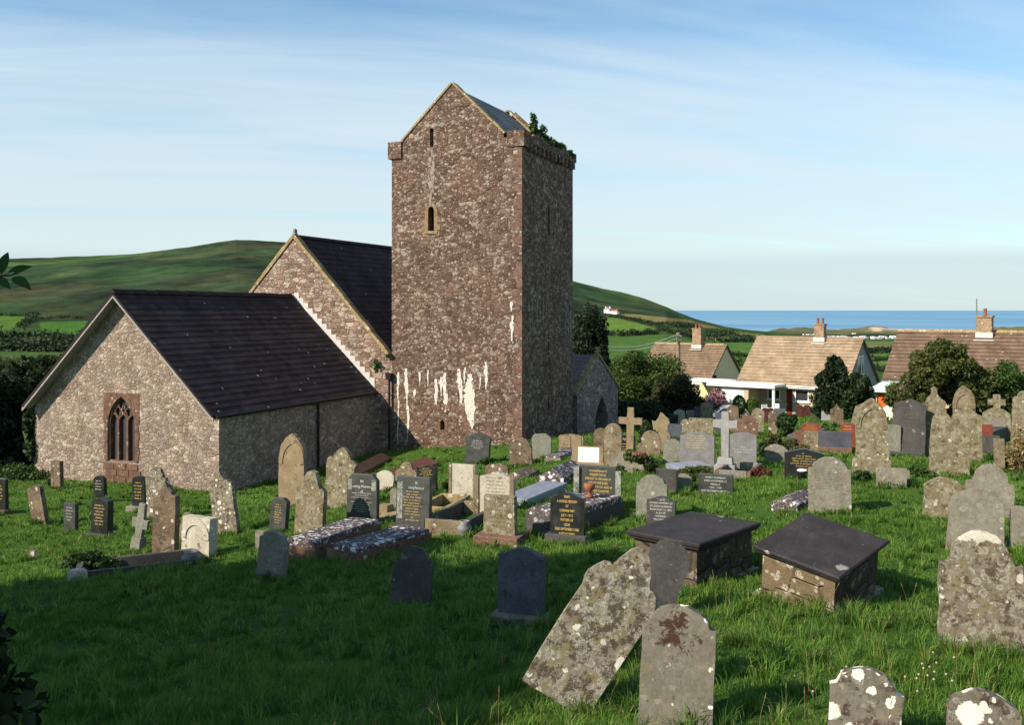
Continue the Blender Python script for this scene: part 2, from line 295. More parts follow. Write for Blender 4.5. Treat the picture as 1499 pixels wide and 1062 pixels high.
    for nm, col, th in (('lime', (.60,.565,.50), .40), ('limeshade', (.30,.28,.26), .47)):
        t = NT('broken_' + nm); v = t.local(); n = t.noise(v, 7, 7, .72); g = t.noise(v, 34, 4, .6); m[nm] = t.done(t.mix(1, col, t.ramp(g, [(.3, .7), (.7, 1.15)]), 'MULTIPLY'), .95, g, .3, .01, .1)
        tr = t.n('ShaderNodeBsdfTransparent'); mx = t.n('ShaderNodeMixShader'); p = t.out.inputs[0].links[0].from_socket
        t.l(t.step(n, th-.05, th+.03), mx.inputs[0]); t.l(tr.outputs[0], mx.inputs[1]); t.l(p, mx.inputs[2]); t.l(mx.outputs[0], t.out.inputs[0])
    m['limewash'] = stone('worn_pale_wash', (.20,.15,.115), (.27,.215,.175), (.36,.31,.26), .1, 9, (.5,.45,.4), .6, .5)
    m['lead'] = plain('lead_flashing', (.50,.48,.45), .6, .15, 8)
    t = NT('leaded_glass'); v = t.local(); m['glass'] = t.done(t.mix(t.noise(v, 30, 2), (.035,.028,.03), (.075,.062,.066)), .25, t.noise(v, 18, 2), .2, .01, .5)
    m['pane'] = plain('window_glass', (.03,.034,.038), .06, .3, 5, .5, 0)
    m['void'] = plain('dark_interior', (.012,.011,.010), .9, .2, 5)
    m['render_tan'] = plain('tan_render', (.70,.54,.33), .9, .1, 3, bump=.3)
    m['render_grey'] = plain('grey_render', (.27,.265,.26), .9, .12, 3, bump=.3)
    m['render_beige'] = plain('beige_block', (.43,.35,.25), .9, .15, 6, bump=.3)
    m['yellow'] = plain('cream_yellow_wall', (.66,.54,.30), .8, .08, 3)
    m['orange'] = plain('orange_boards', (.56,.11,.015), .7, .15, 5)
    m['turquoise'] = plain('pale_turquoise_felt', (.42,.58,.52), .7, .15, 5)
    m['chimbrick'] = stone('chimney_brick', (.22,.15,.09), (.29,.20,.125), (.35,.25,.16), .05, 8, (.5,.45,.4), .2, .4)
    m['redpaint'] = plain('dark_red_paint', (.16,.015,.012), .4, .1, 5)
    m['carpaint'] = plain('silver_blue_car_paint', (.28,.34,.42), .2, .05, 3, .5, 0, .3)
    m['rubber'] = plain('black_rubber', (.015,.015,.015), .8, .2, 8)
    m['caravan'] = plain('white_caravan_panel', (.8,.8,.8), .4, .1, 1)
    m['wood'] = plain('weathered_pole_wood', (.20,.16,.09), .9, .3, 8)
make_mats()
# ------------------------------------------------------------------ the ground of the churchyard
CP = [(990,1050,8.5),(0,1062,9.5),(1499,1062,7.8),(600,885,13.5),(765,905,12.5),(860,1015,9),(1435,945,10.5),(1155,885,11.6),(1005,865,12.5),(400,848,16),
 (240,818,19.5),(110,842,18),(480,818,18),(590,805,18),(735,790,18),(830,790,17.5),(860,745,20.5),(1215,750,18.5),(1275,690,22.5),(1390,690,22.5),
 (1430,757,18),(955,755,20),(1048,722,22),(335,781,24),(148,787,25),(60,766,27),(5,750,29),(85,714,33.5),(205,752,29),(185,714,36),(320,722,36),(430,742,26),
 (495,742,26),(575,658,45.5),(764,646,43.3),(838,640,50),(700,674,36),(763,680,33.5),(793,672,34.5),(835,654,38.5),(885,670,31),(922,692,27),(1060,690,26.5),
 (1135,680,28),(1000,652,36),(1100,640,38),(1225,645,36),(1330,645,34),(1450,660,30),(1499,700,23),(1000,616,56),(1200,613,62),(1400,606,55),(870,640,52),(550,680,42),(430,705,38)]
XYZ = [((px-CX)/F*d, d, -(py-HY)/F*d) for px, py, d in CP]
XYZ += [(17,84,-9.3),(21,70,-8.0),(27,57,-7.0),(-30,60,-9.6),(-40,40,-8.2),(0,97,-11.5),(60,97,-11),(50,50,-6),(-50,95,-12.5),(0,0,-2.3),(-15,5,-3.6),(20,3,-2.3),(-30,20,-6),(40,25,-3.8),(-20,-20,-3),(20,-20,-1.6),(0,60,-8.2)]
XYZ = np.array(XYZ)
def _k(r2): return np.where(r2 > 0, .5*r2*np.log(np.maximum(r2, 1e-9)), 0)
_n = len(XYZ); _A = np.zeros((_n+3, _n+3)); _d = XYZ[:, None, :2]-XYZ[None, :, :2]
_A[:_n, :_n] = _k((_d**2).sum(-1)) + np.eye(_n)*12.0
_A[:_n, _n] = 1; _A[:_n, _n+1:] = XYZ[:, :2]; _A[_n, :_n] = 1; _A[_n+1:, :_n] = XYZ[:, :2].T
_w = np.linalg.solve(_A, np.concatenate([XYZ[:, 2], [0, 0, 0]]))
def G(x, y):
    x = np.asarray(x, float); y = np.asarray(y, float)
    r2 = (x[..., None]-XYZ[:, 0])**2 + (y[..., None]-XYZ[:, 1])**2
    return _k(r2) @ _w[:_n] + _w[_n] + _w[_n+1]*x + _w[_n+2]*y
_ys = np.concatenate([np.arange(4, 30, .02), np.arange(30, 98, .06)])
def hit(px, py):
    """Where the line of sight through a pixel of the photograph meets the churchyard."""
    x = (px-CX)/F*_ys; z = -(py-HY)/F*_ys
    g = G(x, _ys); k = np.argmax(z <= g)
    return Vector((x[k], _ys[k], g[k]))
def at(px, py, Y): return Vector(((px-CX)/F*Y, Y, -(py-HY)/F*Y))

def lat_noise(x, y, s, seed=0, oct=4):
    out = np.zeros(x.shape); a = 1.0
    for o in range(oct):
        r = np.random.default_rng(seed+o*13); tab = r.uniform(-1, 1, (64, 64)); fx, fy = x/s, y/s; ix, iy = np.floor(fx).astype(int), np.floor(fy).astype(int); u, v = fx-ix, fy-iy; u = u*u*(3-2*u); v = v*v*(3-2*v)
        g_ = lambda i, j: tab[(iy+j) % 64, (ix+i) % 64]
        out += a*((g_(0,0)*(1-u)+g_(1,0)*u)*(1-v)+(g_(0,1)*(1-u)+g_(1,1)*u)*v); a *= .5; s *= .5
    return out
def bump(x, y): return .06*lat_noise(x, y, 2.4, 41, 2)
t = NT('grassy_soil'); tc = t.n('ShaderNodeTexCoord').outputs['Object']
c = t.ramp(t.noise(tc, .5, 8, .65), [(.3, (.035,.085,.012)), (.5, (.06,.13,.018)), (.7, (.09,.16,.026))])
c = t.mix(.7, c, t.ramp(t.noise(tc, 9, 6, .7), [(.3, .4), (.7, 1.4)]), 'MULTIPLY')
MAT['soil'] = t.done(c, .95, t.noise(tc, 14, 6, .7), .9, .12, .1)
gx, gy = np.meshgrid(np.arange(-62, 72.1, .6), np.arange(-26, 100.1, .6))
gz = G(gx, gy)+bump(gx, gy)-.02; nx = gx.shape[1]
idx = np.arange(gx.size).reshape(gx.shape)
me = np_mesh('ground', np.stack([gx.ravel(), gy.ravel(), gz.ravel()], 1), np.stack([idx[:-1,:-1].ravel(), idx[:-1,1:].ravel(), idx[1:,1:].ravel(), idx[1:,:-1].ravel()], 1))
me.shade_smooth(); props(link('ground', me, MAT['soil']), 'grassy sloping churchyard ground', kind='structure')

# ------------------------------------------------------------------ leaves, crowns, bushes
def leaf_cloud(P, size, cols, flat=.0, aspect=1.9):
    """A mesh of small pointed leaves, one at every point."""
    n = len(P); u = rng.normal(size=(n, 3)); u /= np.linalg.norm(u, axis=1)[:, None]
    w = rng.normal(size=(n, 3)); w[:, 2] += flat; v = np.cross(u, w); v /= np.linalg.norm(v, axis=1)[:, None]+1e-9
    s = (size*rng.uniform(.6, 1.35, n))[:, None]
    a = P-u*s*.5*aspect; b = P+v*s*.5; c_ = P+u*s*.5*aspect; d = P-v*s*.5
    V = np.stack([a, b, c_, d], 1).reshape(-1, 3); Fc = np.arange(4*n).reshape(n, 4)
    return V, Fc, np.repeat(cols, 4, 0)
def crown_points(c, r, n, clumps=26, tight=.33, low=.0, shell=.55):
    """Points of an uneven crown: gaussian clumps spread through an ellipsoid, gaps between them."""
    q = rng.normal(size=(clumps, 3)); q /= np.linalg.norm(q, axis=1)[:, None]
    q *= (rng.uniform(shell, 1.0, clumps)**.6)[:, None]; q[:, 2] = np.maximum(q[:, 2], -1+low)
    k = rng.integers(0, clumps, n); cs = rng.uniform(.6, 1.25, clumps)
    o = rng.normal(size=(n, 3)); o *= (tight*cs[k]*rng.uniform(.3, 1, n)**.4)[:, None]/np.maximum(1, np.linalg.norm(o, axis=1))[:, None]
    return np.asarray(c) + (q[k]*.78+o)*np.asarray(r), k
def shades(k, n, c0, c1, jit=.25, clumps=200):
    t_ = rng.uniform(0, 1, clumps)[k % clumps]*.65 + rng.uniform(0, 1, n)*.35
    return (np.asarray(c0)*(1-t_)[:, None] + np.asarray(c1)*t_[:, None])*rng.uniform(1-jit, 1+jit, (n, 1))
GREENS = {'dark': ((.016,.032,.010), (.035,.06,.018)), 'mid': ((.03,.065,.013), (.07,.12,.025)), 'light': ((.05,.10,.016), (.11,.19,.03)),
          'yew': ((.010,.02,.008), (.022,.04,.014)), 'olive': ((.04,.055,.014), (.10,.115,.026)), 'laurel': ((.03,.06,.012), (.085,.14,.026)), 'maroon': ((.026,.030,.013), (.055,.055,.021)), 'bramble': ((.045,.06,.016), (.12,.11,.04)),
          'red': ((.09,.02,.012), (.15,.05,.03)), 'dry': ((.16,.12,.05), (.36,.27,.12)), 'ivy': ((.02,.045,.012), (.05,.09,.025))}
def crown_mesh(name, blobs, size, tone, parent, clumps=26, tight=.36, shell=.5, low=.0):
    Vs, Fs, Cs, off = [], [], [], 0
    for c, r, n in blobs:
        P, k = crown_points(c, r, n, clumps, tight, low, shell); V, Fc, C = leaf_cloud(P, size, shades(k, n, *GREENS[tone]))
        Vs.append(V); Fs.append(Fc+off); Cs.append(C); off += len(V)
    return link(name, np_mesh(name, np.concatenate(Vs), np.concatenate(Fs), np.concatenate(Cs)), MAT['leaf'], parent)
def tree(name, loc, blobs, size, tone, label, cat, group=None, trunk=None, clumps=26, tight=.36, shell=.5, low=0.):
    """blobs are given relative to loc; trunk = (height, radius)."""
    root = props(empty(name, loc), label, cat, group)
    crown_mesh('crown', blobs, size, tone, root, clumps, tight, shell, low)
    th, tr = trunk or (blobs[0][0][2], .12)
    bm = bmesh.new(); tube(bm, [(0,0,-.4), (tr*.4,0,th*.5), (0,tr*.3,th)], tr, tr*.55)
    for c, r, n in blobs:
        for q in range(5):
            a = 2*math.pi*q/5+rng.uniform(0, 1); z0 = th*rng.uniform(.55, .95)
            tube(bm, [(0,0,z0), (c[0]*.6+r[0]*.35*math.cos(a), c[1]*.6+r[1]*.35*math.sin(a), (z0+c[2])/2+r[2]*.1), (c[0]+r[0]*.62*math.cos(a), c[1]+r[1]*.62*math.sin(a), c[2]+r[2]*rng.uniform(-.2,.5))], tr*.5, tr*.1, 6)
    bm_obj('trunk', bm, MAT['bark'], root)
    return root
def bush(name, loc, blobs, size, tone, label, cat='bush', group=None, clumps=18, tight=.42, shell=.35, low=.75):
    o = crown_mesh(name, blobs, size, tone, None, clumps, tight, shell, low); o.location = loc
    return props(o, label, cat, group)

# ------------------------------------------------------------------ walls with openings, roofs laid in courses
def wall_face(bm, outer, holes, O, U, W=Vector((0,0,1)), depth=.35, uv0=(0,0), back=True):
    """A wall face: outline and openings as (u, w) metres in the plane at O spanned by U and W; openings get reveals."""
    N = U.cross(W).normalized(); uvl = bm.loops.layers.uv.verify()
    P = lambda p, d=0.0: O + U*p[0] + W*p[1] - N*d
    def face(pts, uvs, mi=0):
        f = bm.faces.new([bm.verts.new(q) for q in pts]); f.material_index = mi
        for l, q in zip(f.loops, uvs): l[uvl].uv = (q[0]+uv0[0], q[1]+uv0[1])
        return f
    rings = [outer]+list(holes); flat = [p for r in rings for p in r]
    for tri in tessellate_polygon([[Vector((p[0], p[1], 0)) for p in r] for r in rings]):
        q = [flat[i] for i in tri]
        ar = (q[1][0]-q[0][0])*(q[2][1]-q[0][1])-(q[2][0]-q[0][0])*(q[1][1]-q[0][1])
        if ar < 0: q = q[::-1]
        face([P(p) for p in q], q)
    for h in holes:
        for a, b in zip(h, h[1:]+h[:1]):
            face([P(a), P(b), P(b, depth), P(a, depth)], [a, b, (b[0]+depth, b[1]), (a[0]+depth, a[1])])
        if back: face([P(p, depth) for p in h], h, 1)
def rect(u, w, wd, ht): return [(u-wd/2, w), (u+wd/2, w), (u+wd/2, w+ht), (u-wd/2, w+ht)]
def lancet(u, w, wd, ht, seg=6):
    r = wd*.9; pts = [(u-wd/2, w), (u+wd/2, w)]; y0 = w+ht-math.sqrt(max(0, r*r-(r-wd/2)**2))
    a1 = math.acos((r-wd/2)/r)
    for i in range(seg+1): a = a1*i/seg; pts.append((u+wd/2-r+r*math.cos(a), y0+r*math.sin(a)))
    for i in range(seg-1, -1, -1): a = a1*i/seg; pts.append((u-wd/2+r-r*math.cos(a), y0+r*math.sin(a)))
    return pts
def ring_frame(bm, inner, outer, O, U, d0, d1, mat=0, W=Vector((0,0,1))):
    """A flat moulding between two outlines of the same length, from d0 to d1 metres in front of the wall plane."""
    N = U.cross(W).normalized(); P = lambda p, d: O+U*p[0]+W*p[1]+N*d
    n = len(inner); a = [[bm.verts.new(P(p, d)) for p in r] for r, d in ((inner, d0), (inner, d1), (outer, d1), (outer, d0))]
    for i in range(n):
        j = (i+1) % n
        for k in range(4):
            f = bm.faces.new((a[k][i], a[k][j], a[(k+1)%4][j], a[(k+1)%4][i])); f.material_index = mat
def grow(pts, d, cx=None, cy=None):
    cx = sum(p[0] for p in pts)/len(pts) if cx is None else cx; cy = sum(p[1] for p in pts)/len(pts) if cy is None else cy
    xs = max(abs(p[0]-cx) for p in pts); ys = max(abs(p[1]-cy) for p in pts)
    return [(cx+(p[0]-cx)*(xs+d)/xs, cy+(p[1]-cy)*(ys+d)/ys) for p in pts]
def course_roof(bm, E0, E1, R1, R0, n, lift=.03, thick=.08, uvs=1.0):
    """A pitched roof side in n overlapping courses: eaves E0-E1, ridge R0-R1."""
    uvl = bm.loops.layers.uv.verify()
    E0, E1, R0, R1 = map(Vector, (E0, E1, R0, R1)); N = (E1-E0).cross(R0-E0).normalized()
    if N.z < 0: N = -N
    L = (E1-E0).length; S = (R0-E0).length
    lo = lambda f: (E0.lerp(R0, f), E1.lerp(R1, f))
    def quad(p, uv):
        f = bm.faces.new([bm.verts.new(x) for x in p])
        for l, q in zip(f.loops, uv): l[uvl].uv = q
    for i in range(n):
        a, b = lo(i/n); c_, d = lo((i+1)/n); off = (i % 2)*0
        v0, v1 = S*i/n, S*(i+1)/n
        ua, ub = (a-E0).dot((E1-E0).normalized()), (b-E0).dot((E1-E0).normalized())
        uc, ud = (c_-E0).dot((E1-E0).normalized()), (d-E0).dot((E1-E0).normalized())
        m = 12; js = [N*(lift*rng.uniform(.75, 1.3)) for _ in range(m+1)]
        for q in range(m):
            s0, s1 = q/m, (q+1)/m
            A, B, C_, D = a.lerp(b, s0), a.lerp(b, s1), c_.lerp(d, s1), c_.lerp(d, s0)
            quad([A+js[q], B+js[q+1], C_+N*.004, D+N*.004], [(ua+(ub-ua)*s0, v0), (ua+(ub-ua)*s1, v0), (uc+(ud-uc)*s1, v1), (uc+(ud-uc)*s0, v1)])
            quad([A-N*.002, B-N*.002, B+js[q+1], A+js[q]], [(ua, v0)]*4)
    T = N*thick
    quad([E0-T, R0-T, R1-T, E1-T], [(0,0)]*4); quad([E0, E0-T, E1-T, E1], [(0,0)]*4)
    quad([E0, R0, R0-T, E0-T], [(0,0)]*4); quad([E1, E1-T, R1-T, R1], [(0,0)]*4)

# ------------------------------------------------------------------ the church
CC = Vector((.4516, 43.3, 0)); ZB = -6.2
def cl(x, y, z): return (x, y, z-ZB)                         # church coordinates: x along the lit fronts, y along the nave, z as the eye height
church = props(empty('church', (CC.x, CC.y, ZB), (0, 0, -TH)), 'old stone church with a tall saddleback tower and dark slate roofs', 'church')
EX, EY = Vector((1,0,0)), Vector((0,1,0))
TW, TD = 6.8, 7.05
# tower shell
bm = bmesh.new(); gz0 = 8.0
h1 = rect(-4.63, 7.75, .18, .88); h2 = lancet(-4.66, 3.76, .32, 1.2); h3 = lancet(-4.05, -5.68, .24, .48)
outer = [(-TW, -8.5), (0, -8.5), (0, 7.95), (-.91, 7.95), (-.91, 8.15), (-3.55, 10.66), (-6.2, 8.15), (-6.2, 7.95), (-TW, 7.95)]
wall_face(bm, outer, [h1, h2, h3], Vector(cl(0,0,0)), EX, depth=.4)
s1 = lancet(3.45, 3.65, .26, 1.5); s2 = rect(3.45, -2.2, .12, .95); s3 = rect(3.45, -5.3, .12, 1.0)
wall_face(bm, [(0, -8.5), (TD, -8.5), (TD, 7.95), (0, 7.95)], [s1, s2, s3], Vector(cl(0,0,0)), EY, depth=.3, uv0=(11, 3))
wall_face(bm, [(0, -8.5), (TW, -8.5), (TW, 7.95), (5.9, 7.95), (5.9, 8.15), (3.25, 10.66), (.6, 8.15), (.6, 7.95), (0, 7.95)], [], Vector(cl(0,TD,0)), -EX, uv0=(23, 5))
wall_face(bm, [(-TD, -8.5), (0, -8.5), (0, 7.95), (-TD, 7.95)], [], Vector(cl(-TW,0,0)), -EY, uv0=(37, 1))
me = bpy.data.meshes.new('tower_wall'); bm.to_mesh(me); bm.free()
tower = link('tower_wall', me, [MAT['tower'], MAT['void']], church); tower['label'] = 'tall square tower wall of red brown rubble'
# parapet: stubs on the corners, low walls along both sides, corbels under the shaded one
bm = bmesh.new(); uvl = bm.loops.layers.uv.verify()
def uvbox(bm, x0, x1, y0, y1, z0, z1):
    O = Vector(cl(x0, y0, z0)); ux, uy = x1-x0, y1-y0; uz = z1-z0; o = (rng.uniform(0, 9), rng.uniform(0, 9))
    wall_face(bm, [(0,0),(ux,0),(ux,uz),(0,uz)], [], O, EX, uv0=o); wall_face(bm, [(0,0),(uy,0),(uy,uz),(0,uz)], [], O+EX*ux, EY, uv0=o)
    wall_face(bm, [(0,0),(ux,0),(ux,uz),(0,uz)], [], O+EX*ux+EY*uy, -EX, uv0=o); wall_face(bm, [(0,0),(uy,0),(uy,uz),(0,uz)], [], O+EY*uy, -EY, uv0=o)
    wall_face(bm, [(0,0),(ux,0),(ux,uy),(0,uy)], [], O+Vector((0,0,uz)), EX, EY, uv0=o); wall_face(bm, [(0,0),(ux,0),(ux,uy),(0,uy)], [], O+EY*uy, EX, -EY, uv0=o)
uvbox(bm, -.72, .13, -.06, .6, 7.5, 8.22)
bm2 = bmesh.new(); bm2.loops.layers.uv.verify(); uvbox(bm2, -TW-.18, -TW+.55, -.08, .6, 7.3, 8.12)
for k in range(12):
    y0 = .6+k*.545; uvbox(bm, -.3, .17, y0, y0+.545, 7.72, 7.95+rng.uniform(.12, .34)*(1-.25*k/12)); uvbox(bm, .004, .17, y0+.1, y0+.34, 7.34, 7.72)
    uvbox(bm2, -TW-.17, -TW+.3, y0, y0+.545, 7.6, 7.95+rng.uniform(.05, .22))
me = bpy.data.meshes.new('parapet'); bm.to_mesh(me); bm.free(); link('parapet', me, [MAT['tower'], MAT['void']], church)
me = bpy.data.meshes.new('parapet'); bm2.to_mesh(me); bm2.free(); link('parapet', me, [MAT['tower'], MAT['void']], church)
# tower roof and copings
bm = bmesh.new()
course_roof(bm, cl(-.75,.42,7.98), cl(-.75,TD-.42,7.98), cl(-3.55,TD-.42,10.55), cl(-3.55,.42,10.55), 12, .02)
course_roof(bm, cl(-6.35,.42,7.98), cl(-6.35,TD-.42,7.98), cl(-3.55,TD-.42,10.55), cl(-3.55,.42,10.55), 12, .02)
me = bpy.data.meshes.new('tower_roof'); bm.to_mesh(me); bm.free(); link('tower_roof', me, MAT['tower_roof'], church)
def coping(bm, xa, za, xb, zb, y0, y1, th=.14, n=9):
    for i in range(n):
        p = [Vector((xa+(xb-xa)*(i+e)/n, 0, za+(zb-za)*(i+e)/n)) for e in (0.01, .99)]
        d = (p[1]-p[0]).normalized(); nn = Vector((-d.z, 0, d.x)); nn = nn if nn.z > 0 else -nn
        q = th*rng.uniform(.85, 1.15)
        prism(bm, [(p[0].x, p[0].z-ZB), (p[1].x, p[1].z-ZB), (p[1].x+nn.x*q, p[1].z-ZB+nn.z*q), (p[0].x+nn.x*q, p[0].z-ZB+nn.z*q)], y0, y1)
for y0, y1 in ((-.05, .44), (TD-.44, TD+.05)):
    bm = bmesh.new(); coping(bm, -.88, 8.12, -3.55, 10.66, y0, y1, .09); coping(bm, -6.22, 8.12, -3.55, 10.66, y0, y1, .09); bm_obj('tower_coping', bm, MAT['ochre'], church)
# dressed stone round the tower's openings, old blocked arch, quoins
bm = bmesh.new()
ring_frame(bm, h2, grow(h2, .17), Vector(cl(0,0,0)), EX, 0, .012)
for z, w in ((3.76, .62), (4.1, .45), (3.5, .55)): box(bm, cl(-4.66-.16-w*.28, -.006, z+.1), (w*.5, .03, .22)); box(bm, cl(-4.66+.16+w*.28, -.006, z+.14), (w*.5, .03, .2))
box(bm, cl(-4.66, -.02, 3.68), (.7, .07, .12))
bm_obj('lancet_surround', bm, MAT['dress'], church)
bm = bmesh.new(); ring_frame(bm, s1, grow(s1, .14), Vector(cl(0,0,0)), EY, 0, .012); bm_obj('side_lancet_surround', bm, MAT['porch'] and MAT['redstone'], church)
bm = bmesh.new()
ring_frame(bm, h3, grow(h3, .16), Vector(cl(0,0,0)), EX, 0, .02)
bm_obj('low_window_surround', bm, MAT['redbrick'], church)
bm = bmesh.new()
for k in range(17):
    a0, a1 = math.pi*(k+.05)/17, math.pi*(k+.95)/17; q = []
    for r, a in ((1.25, a0), (1.25, a1), (1.52, a1), (1.52, a0)): q.append((-4.0+r*math.cos(a), -5.9-ZB+r*.95*math.sin(a)))
    prism(bm, q, -.012-rng.uniform(0,.02), .05)
bm_obj('blocked_arch', bm, MAT['redstone'], church)
bm = bmesh.new()
for k in range(34):
    w = .42 if k % 2 else .26; z = -6+k*.4
    if rng.uniform() < .8: box(bm, cl(-w/2+.006, .15, z), (w+.012, .33, .3+rng.uniform(0,.07)))
bm_obj('quoins', bm, MAT['redstone'], church)
# lime streaks on the tower
def streak(bm, u0, ztop, zbot, w, O, U, off, mat=0):
    N = U.cross(Vector((0,0,1))); n = max(6, int((ztop-zbot)/.12)); L, R = [], []
    drift = 0
    for i in range(n+1):
        f = i/n; drift += rng.uniform(-.02, .02); ww = w*(.35+.65*math.sin(math.pi*min(1, f*1.1+.08))**.7)*rng.uniform(.6, 1.25)/2
        z = ztop+(zbot-ztop)*f; L.append(O+U*(u0+drift-ww*rng.uniform(.7,1.3))+Vector((0,0,z))+N*off); R.append(O+U*(u0+drift+ww*rng.uniform(.7,1.3))+Vector((0,0,z))+N*off)
    l = [bm.verts.new(p) for p in L]; r = [bm.verts.new(p) for p in R]
    for i in range(n): bm.faces.new((l[i], l[i+1], r[i+1], r[i]))
bm = bmesh.new(); O0 = Vector(cl(0,0,0))
def u_front(px):      # church x of a photo column on the tower's lit face
    q = (px-CX)/F; return (q*CC.y-CC.x)/(RX.x-q*RX.y)
def z_at(px, py): x = u_front(px); return (HY-py)/F*(CC.y+RX.y*x)
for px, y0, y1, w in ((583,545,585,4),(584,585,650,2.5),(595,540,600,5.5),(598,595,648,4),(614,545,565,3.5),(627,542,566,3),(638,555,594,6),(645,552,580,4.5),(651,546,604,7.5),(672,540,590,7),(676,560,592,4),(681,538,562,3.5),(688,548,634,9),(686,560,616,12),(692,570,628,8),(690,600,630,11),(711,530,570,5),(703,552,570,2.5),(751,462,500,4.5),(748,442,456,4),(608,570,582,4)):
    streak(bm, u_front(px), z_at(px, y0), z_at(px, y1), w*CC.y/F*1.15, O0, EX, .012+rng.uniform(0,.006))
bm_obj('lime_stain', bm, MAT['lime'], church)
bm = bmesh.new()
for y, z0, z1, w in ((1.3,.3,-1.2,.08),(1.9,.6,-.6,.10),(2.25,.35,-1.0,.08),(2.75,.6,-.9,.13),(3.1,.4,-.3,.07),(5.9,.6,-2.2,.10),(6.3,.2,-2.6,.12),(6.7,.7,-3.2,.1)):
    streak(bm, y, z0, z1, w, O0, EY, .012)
bm_obj('shaded_lime_stain', bm, MAT['limeshade'], church)  # same lime, its colour darkened for the tower's shaded face
bm = bmesh.new()
for k in range(16):
    z0 = 7.6-k*.16; streak(bm, -4.63+rng.uniform(-.13,.13), z0, z0-rng.uniform(.25,.6), rng.uniform(.08,.2), O0, EX, .008+.0008*k)
bm_obj('pale_stain', bm, MAT['limewash'], church)
# nave
bm = bmesh.new(); NX = -12.5; NA = 3.62; SL = 1.06
nl = lambda x: NA-SL*abs(x-NX)
wall_face(bm, [(-19.6, -8.5), (-TW-.003, -8.5), (-TW-.003, nl(-TW)), (NX, NA), (-19.6, nl(-19.6))], [], Vector(cl(0,.0,0)), EX, uv0=(3,7))
wall_face(bm, [(-16, -8.5), (0, -8.5), (0, -4.6), (-16, -4.6)], [], Vector(cl(-19.6, 0, 0)), -EY, uv0=(51,7))
wall_face(bm, [(6.8, -8.5), (19.6, -8.5), (19.6, nl(-19.6)), (12.5, NA), (6.8, nl(-6.8))], [], Vector(cl(0, 16, 0)), -EX, uv0=(71,7))
wall_face(bm, [(TD, -8.5), (16, -8.5), (16, -2.5), (TD, -2.5)], [], Vector(cl(-5.4, 0, 0)), EY, uv0=(61,7))
me = bpy.data.meshes.new('nave_wall'); bm.to_mesh(me); bm.free(); link('nave_wall', me, [MAT['nave'], MAT['void']], church)
bm = bmesh.new()
course_roof(bm, cl(-19.9,.28,nl(-19.9)+.1), cl(-19.9,16.2,nl(-19.9)+.1), cl(NX,16.2,NA+.1), cl(NX,.28,NA+.1), 26, .025)
course_roof(bm, cl(-TW-.02,.28,nl(-TW)+.12), cl(-TW-.02,16.2,nl(-TW)+.12), cl(NX,16.2,NA+.1), cl(NX,.28,NA+.1), 22, .025)
me = bpy.data.meshes.new('nave_roof'); bm.to_mesh(me); bm.free(); nr = link('nave_roof', me, MAT['slate_roof'], church)
bm = bmesh.new()
for k in range(36): prism(bm, [(NX-.16, NA+.06-ZB), (NX, NA+.22-ZB), (NX+.16, NA+.06-ZB)], .3+k*.44, .3+k*.44+.43)
bm_obj('ridge_tiles', bm, MAT['slate_roof'], nr)
bm = bmesh.new(); coping(bm, -TW-.05, nl(-TW)+.02, NX, NA+.03, -.06, .3, .16, 14); coping(bm, -19.7, nl(-19.7)+.02, NX, NA+.03, -.06, .3, .16, 16)
bm_obj('nave_coping', bm, MAT['ochre'], church)
bm = bmesh.new(); lathe(bm, [(.17,0),(.16,.14),(.11,.2),(.12,.3),(.10,.38),(.03,.42)], 6, cl(NX,.12,NA+.1)); bm_obj('gable_finial', bm, MAT['grey'], church)
# chancel
CX0, CX1, CY0 = -17.36, -7.755, -11.29; CM = (CX0+CX1)/2; EZ, AZ = -3.95, .58
bm = bmesh.new()
wu, wz0, wz1 = -12.6, -6.05, -3.45
win = lancet(wu, wz0, 1.42, wz1-wz0, 10)
wall_face(bm, [(CX0, -9), (CX1, -9), (CX1, EZ), (CM, AZ), (CX0, EZ)], [win], Vector(cl(0,CY0,0)), EX, depth=.28, uv0=(5,2))
wall_face(bm, [(0, -9), (-CY0+.2, -9), (-CY0+.2, EZ), (0, EZ)], [], Vector(cl(CX1,CY0,0)), EY, uv0=(19,2))
wall_face(bm, [(CY0, -9), (0, -9), (0, EZ), (CY0, EZ)], [], Vector(cl(CX0,0,0)), -EY, uv0=(31,2))
me = bpy.data.meshes.new('chancel_wall'); bm.to_mesh(me); bm.free(); link('chancel_wall', me, [MAT['chancel'], MAT['void']], church)
SLP = (AZ-EZ)/((CX1-CX0)/2); OV, OE = .52, .14
bm = bmesh.new(); e = EZ-SLP*OE+.12; y0 = CY0-OV
course_roof(bm, cl(CX1+OE,y0,e), cl(CX1+OE,-.02,e), cl(CM,-.02,AZ+.12), cl(CM,y0,AZ+.12), 21, .020)
course_roof(bm, cl(CX0-OE,y0,e), cl(CX0-OE,-.02,e), cl(CM,-.02,AZ+.12), cl(CM,y0,AZ+.12), 21, .020)
me = bpy.data.meshes.new('chancel_roof'); bm.to_mesh(me); bm.free(); cr = link('chancel_roof', me, MAT['slate_roof'], church)
bm = bmesh.new()
for k in range(26):
    dz = rng.uniform(-.015, .02); prism(bm, [(CM-.17, AZ+.07-ZB+dz), (CM, AZ+.24-ZB+dz), (CM+.17, AZ+.07-ZB+dz)], y0+k*.45, y0+k*.45+.44)
bm_obj('ridge_tiles', bm, MAT['slate_roof'], cr)
bm = bmesh.new()
for sx, xe in ((1, CX1+OE), (-1, CX0-OE)):
    q = [(CM, AZ+.05-ZB), (xe, e-.08-ZB), (xe, e-.23-ZB), (CM, AZ-.10-ZB)]; prism(bm, q, y0+.02, y0+.07)
bm_obj('bargeboard', bm, MAT['greypaint'], church)
bm = bmesh.new()
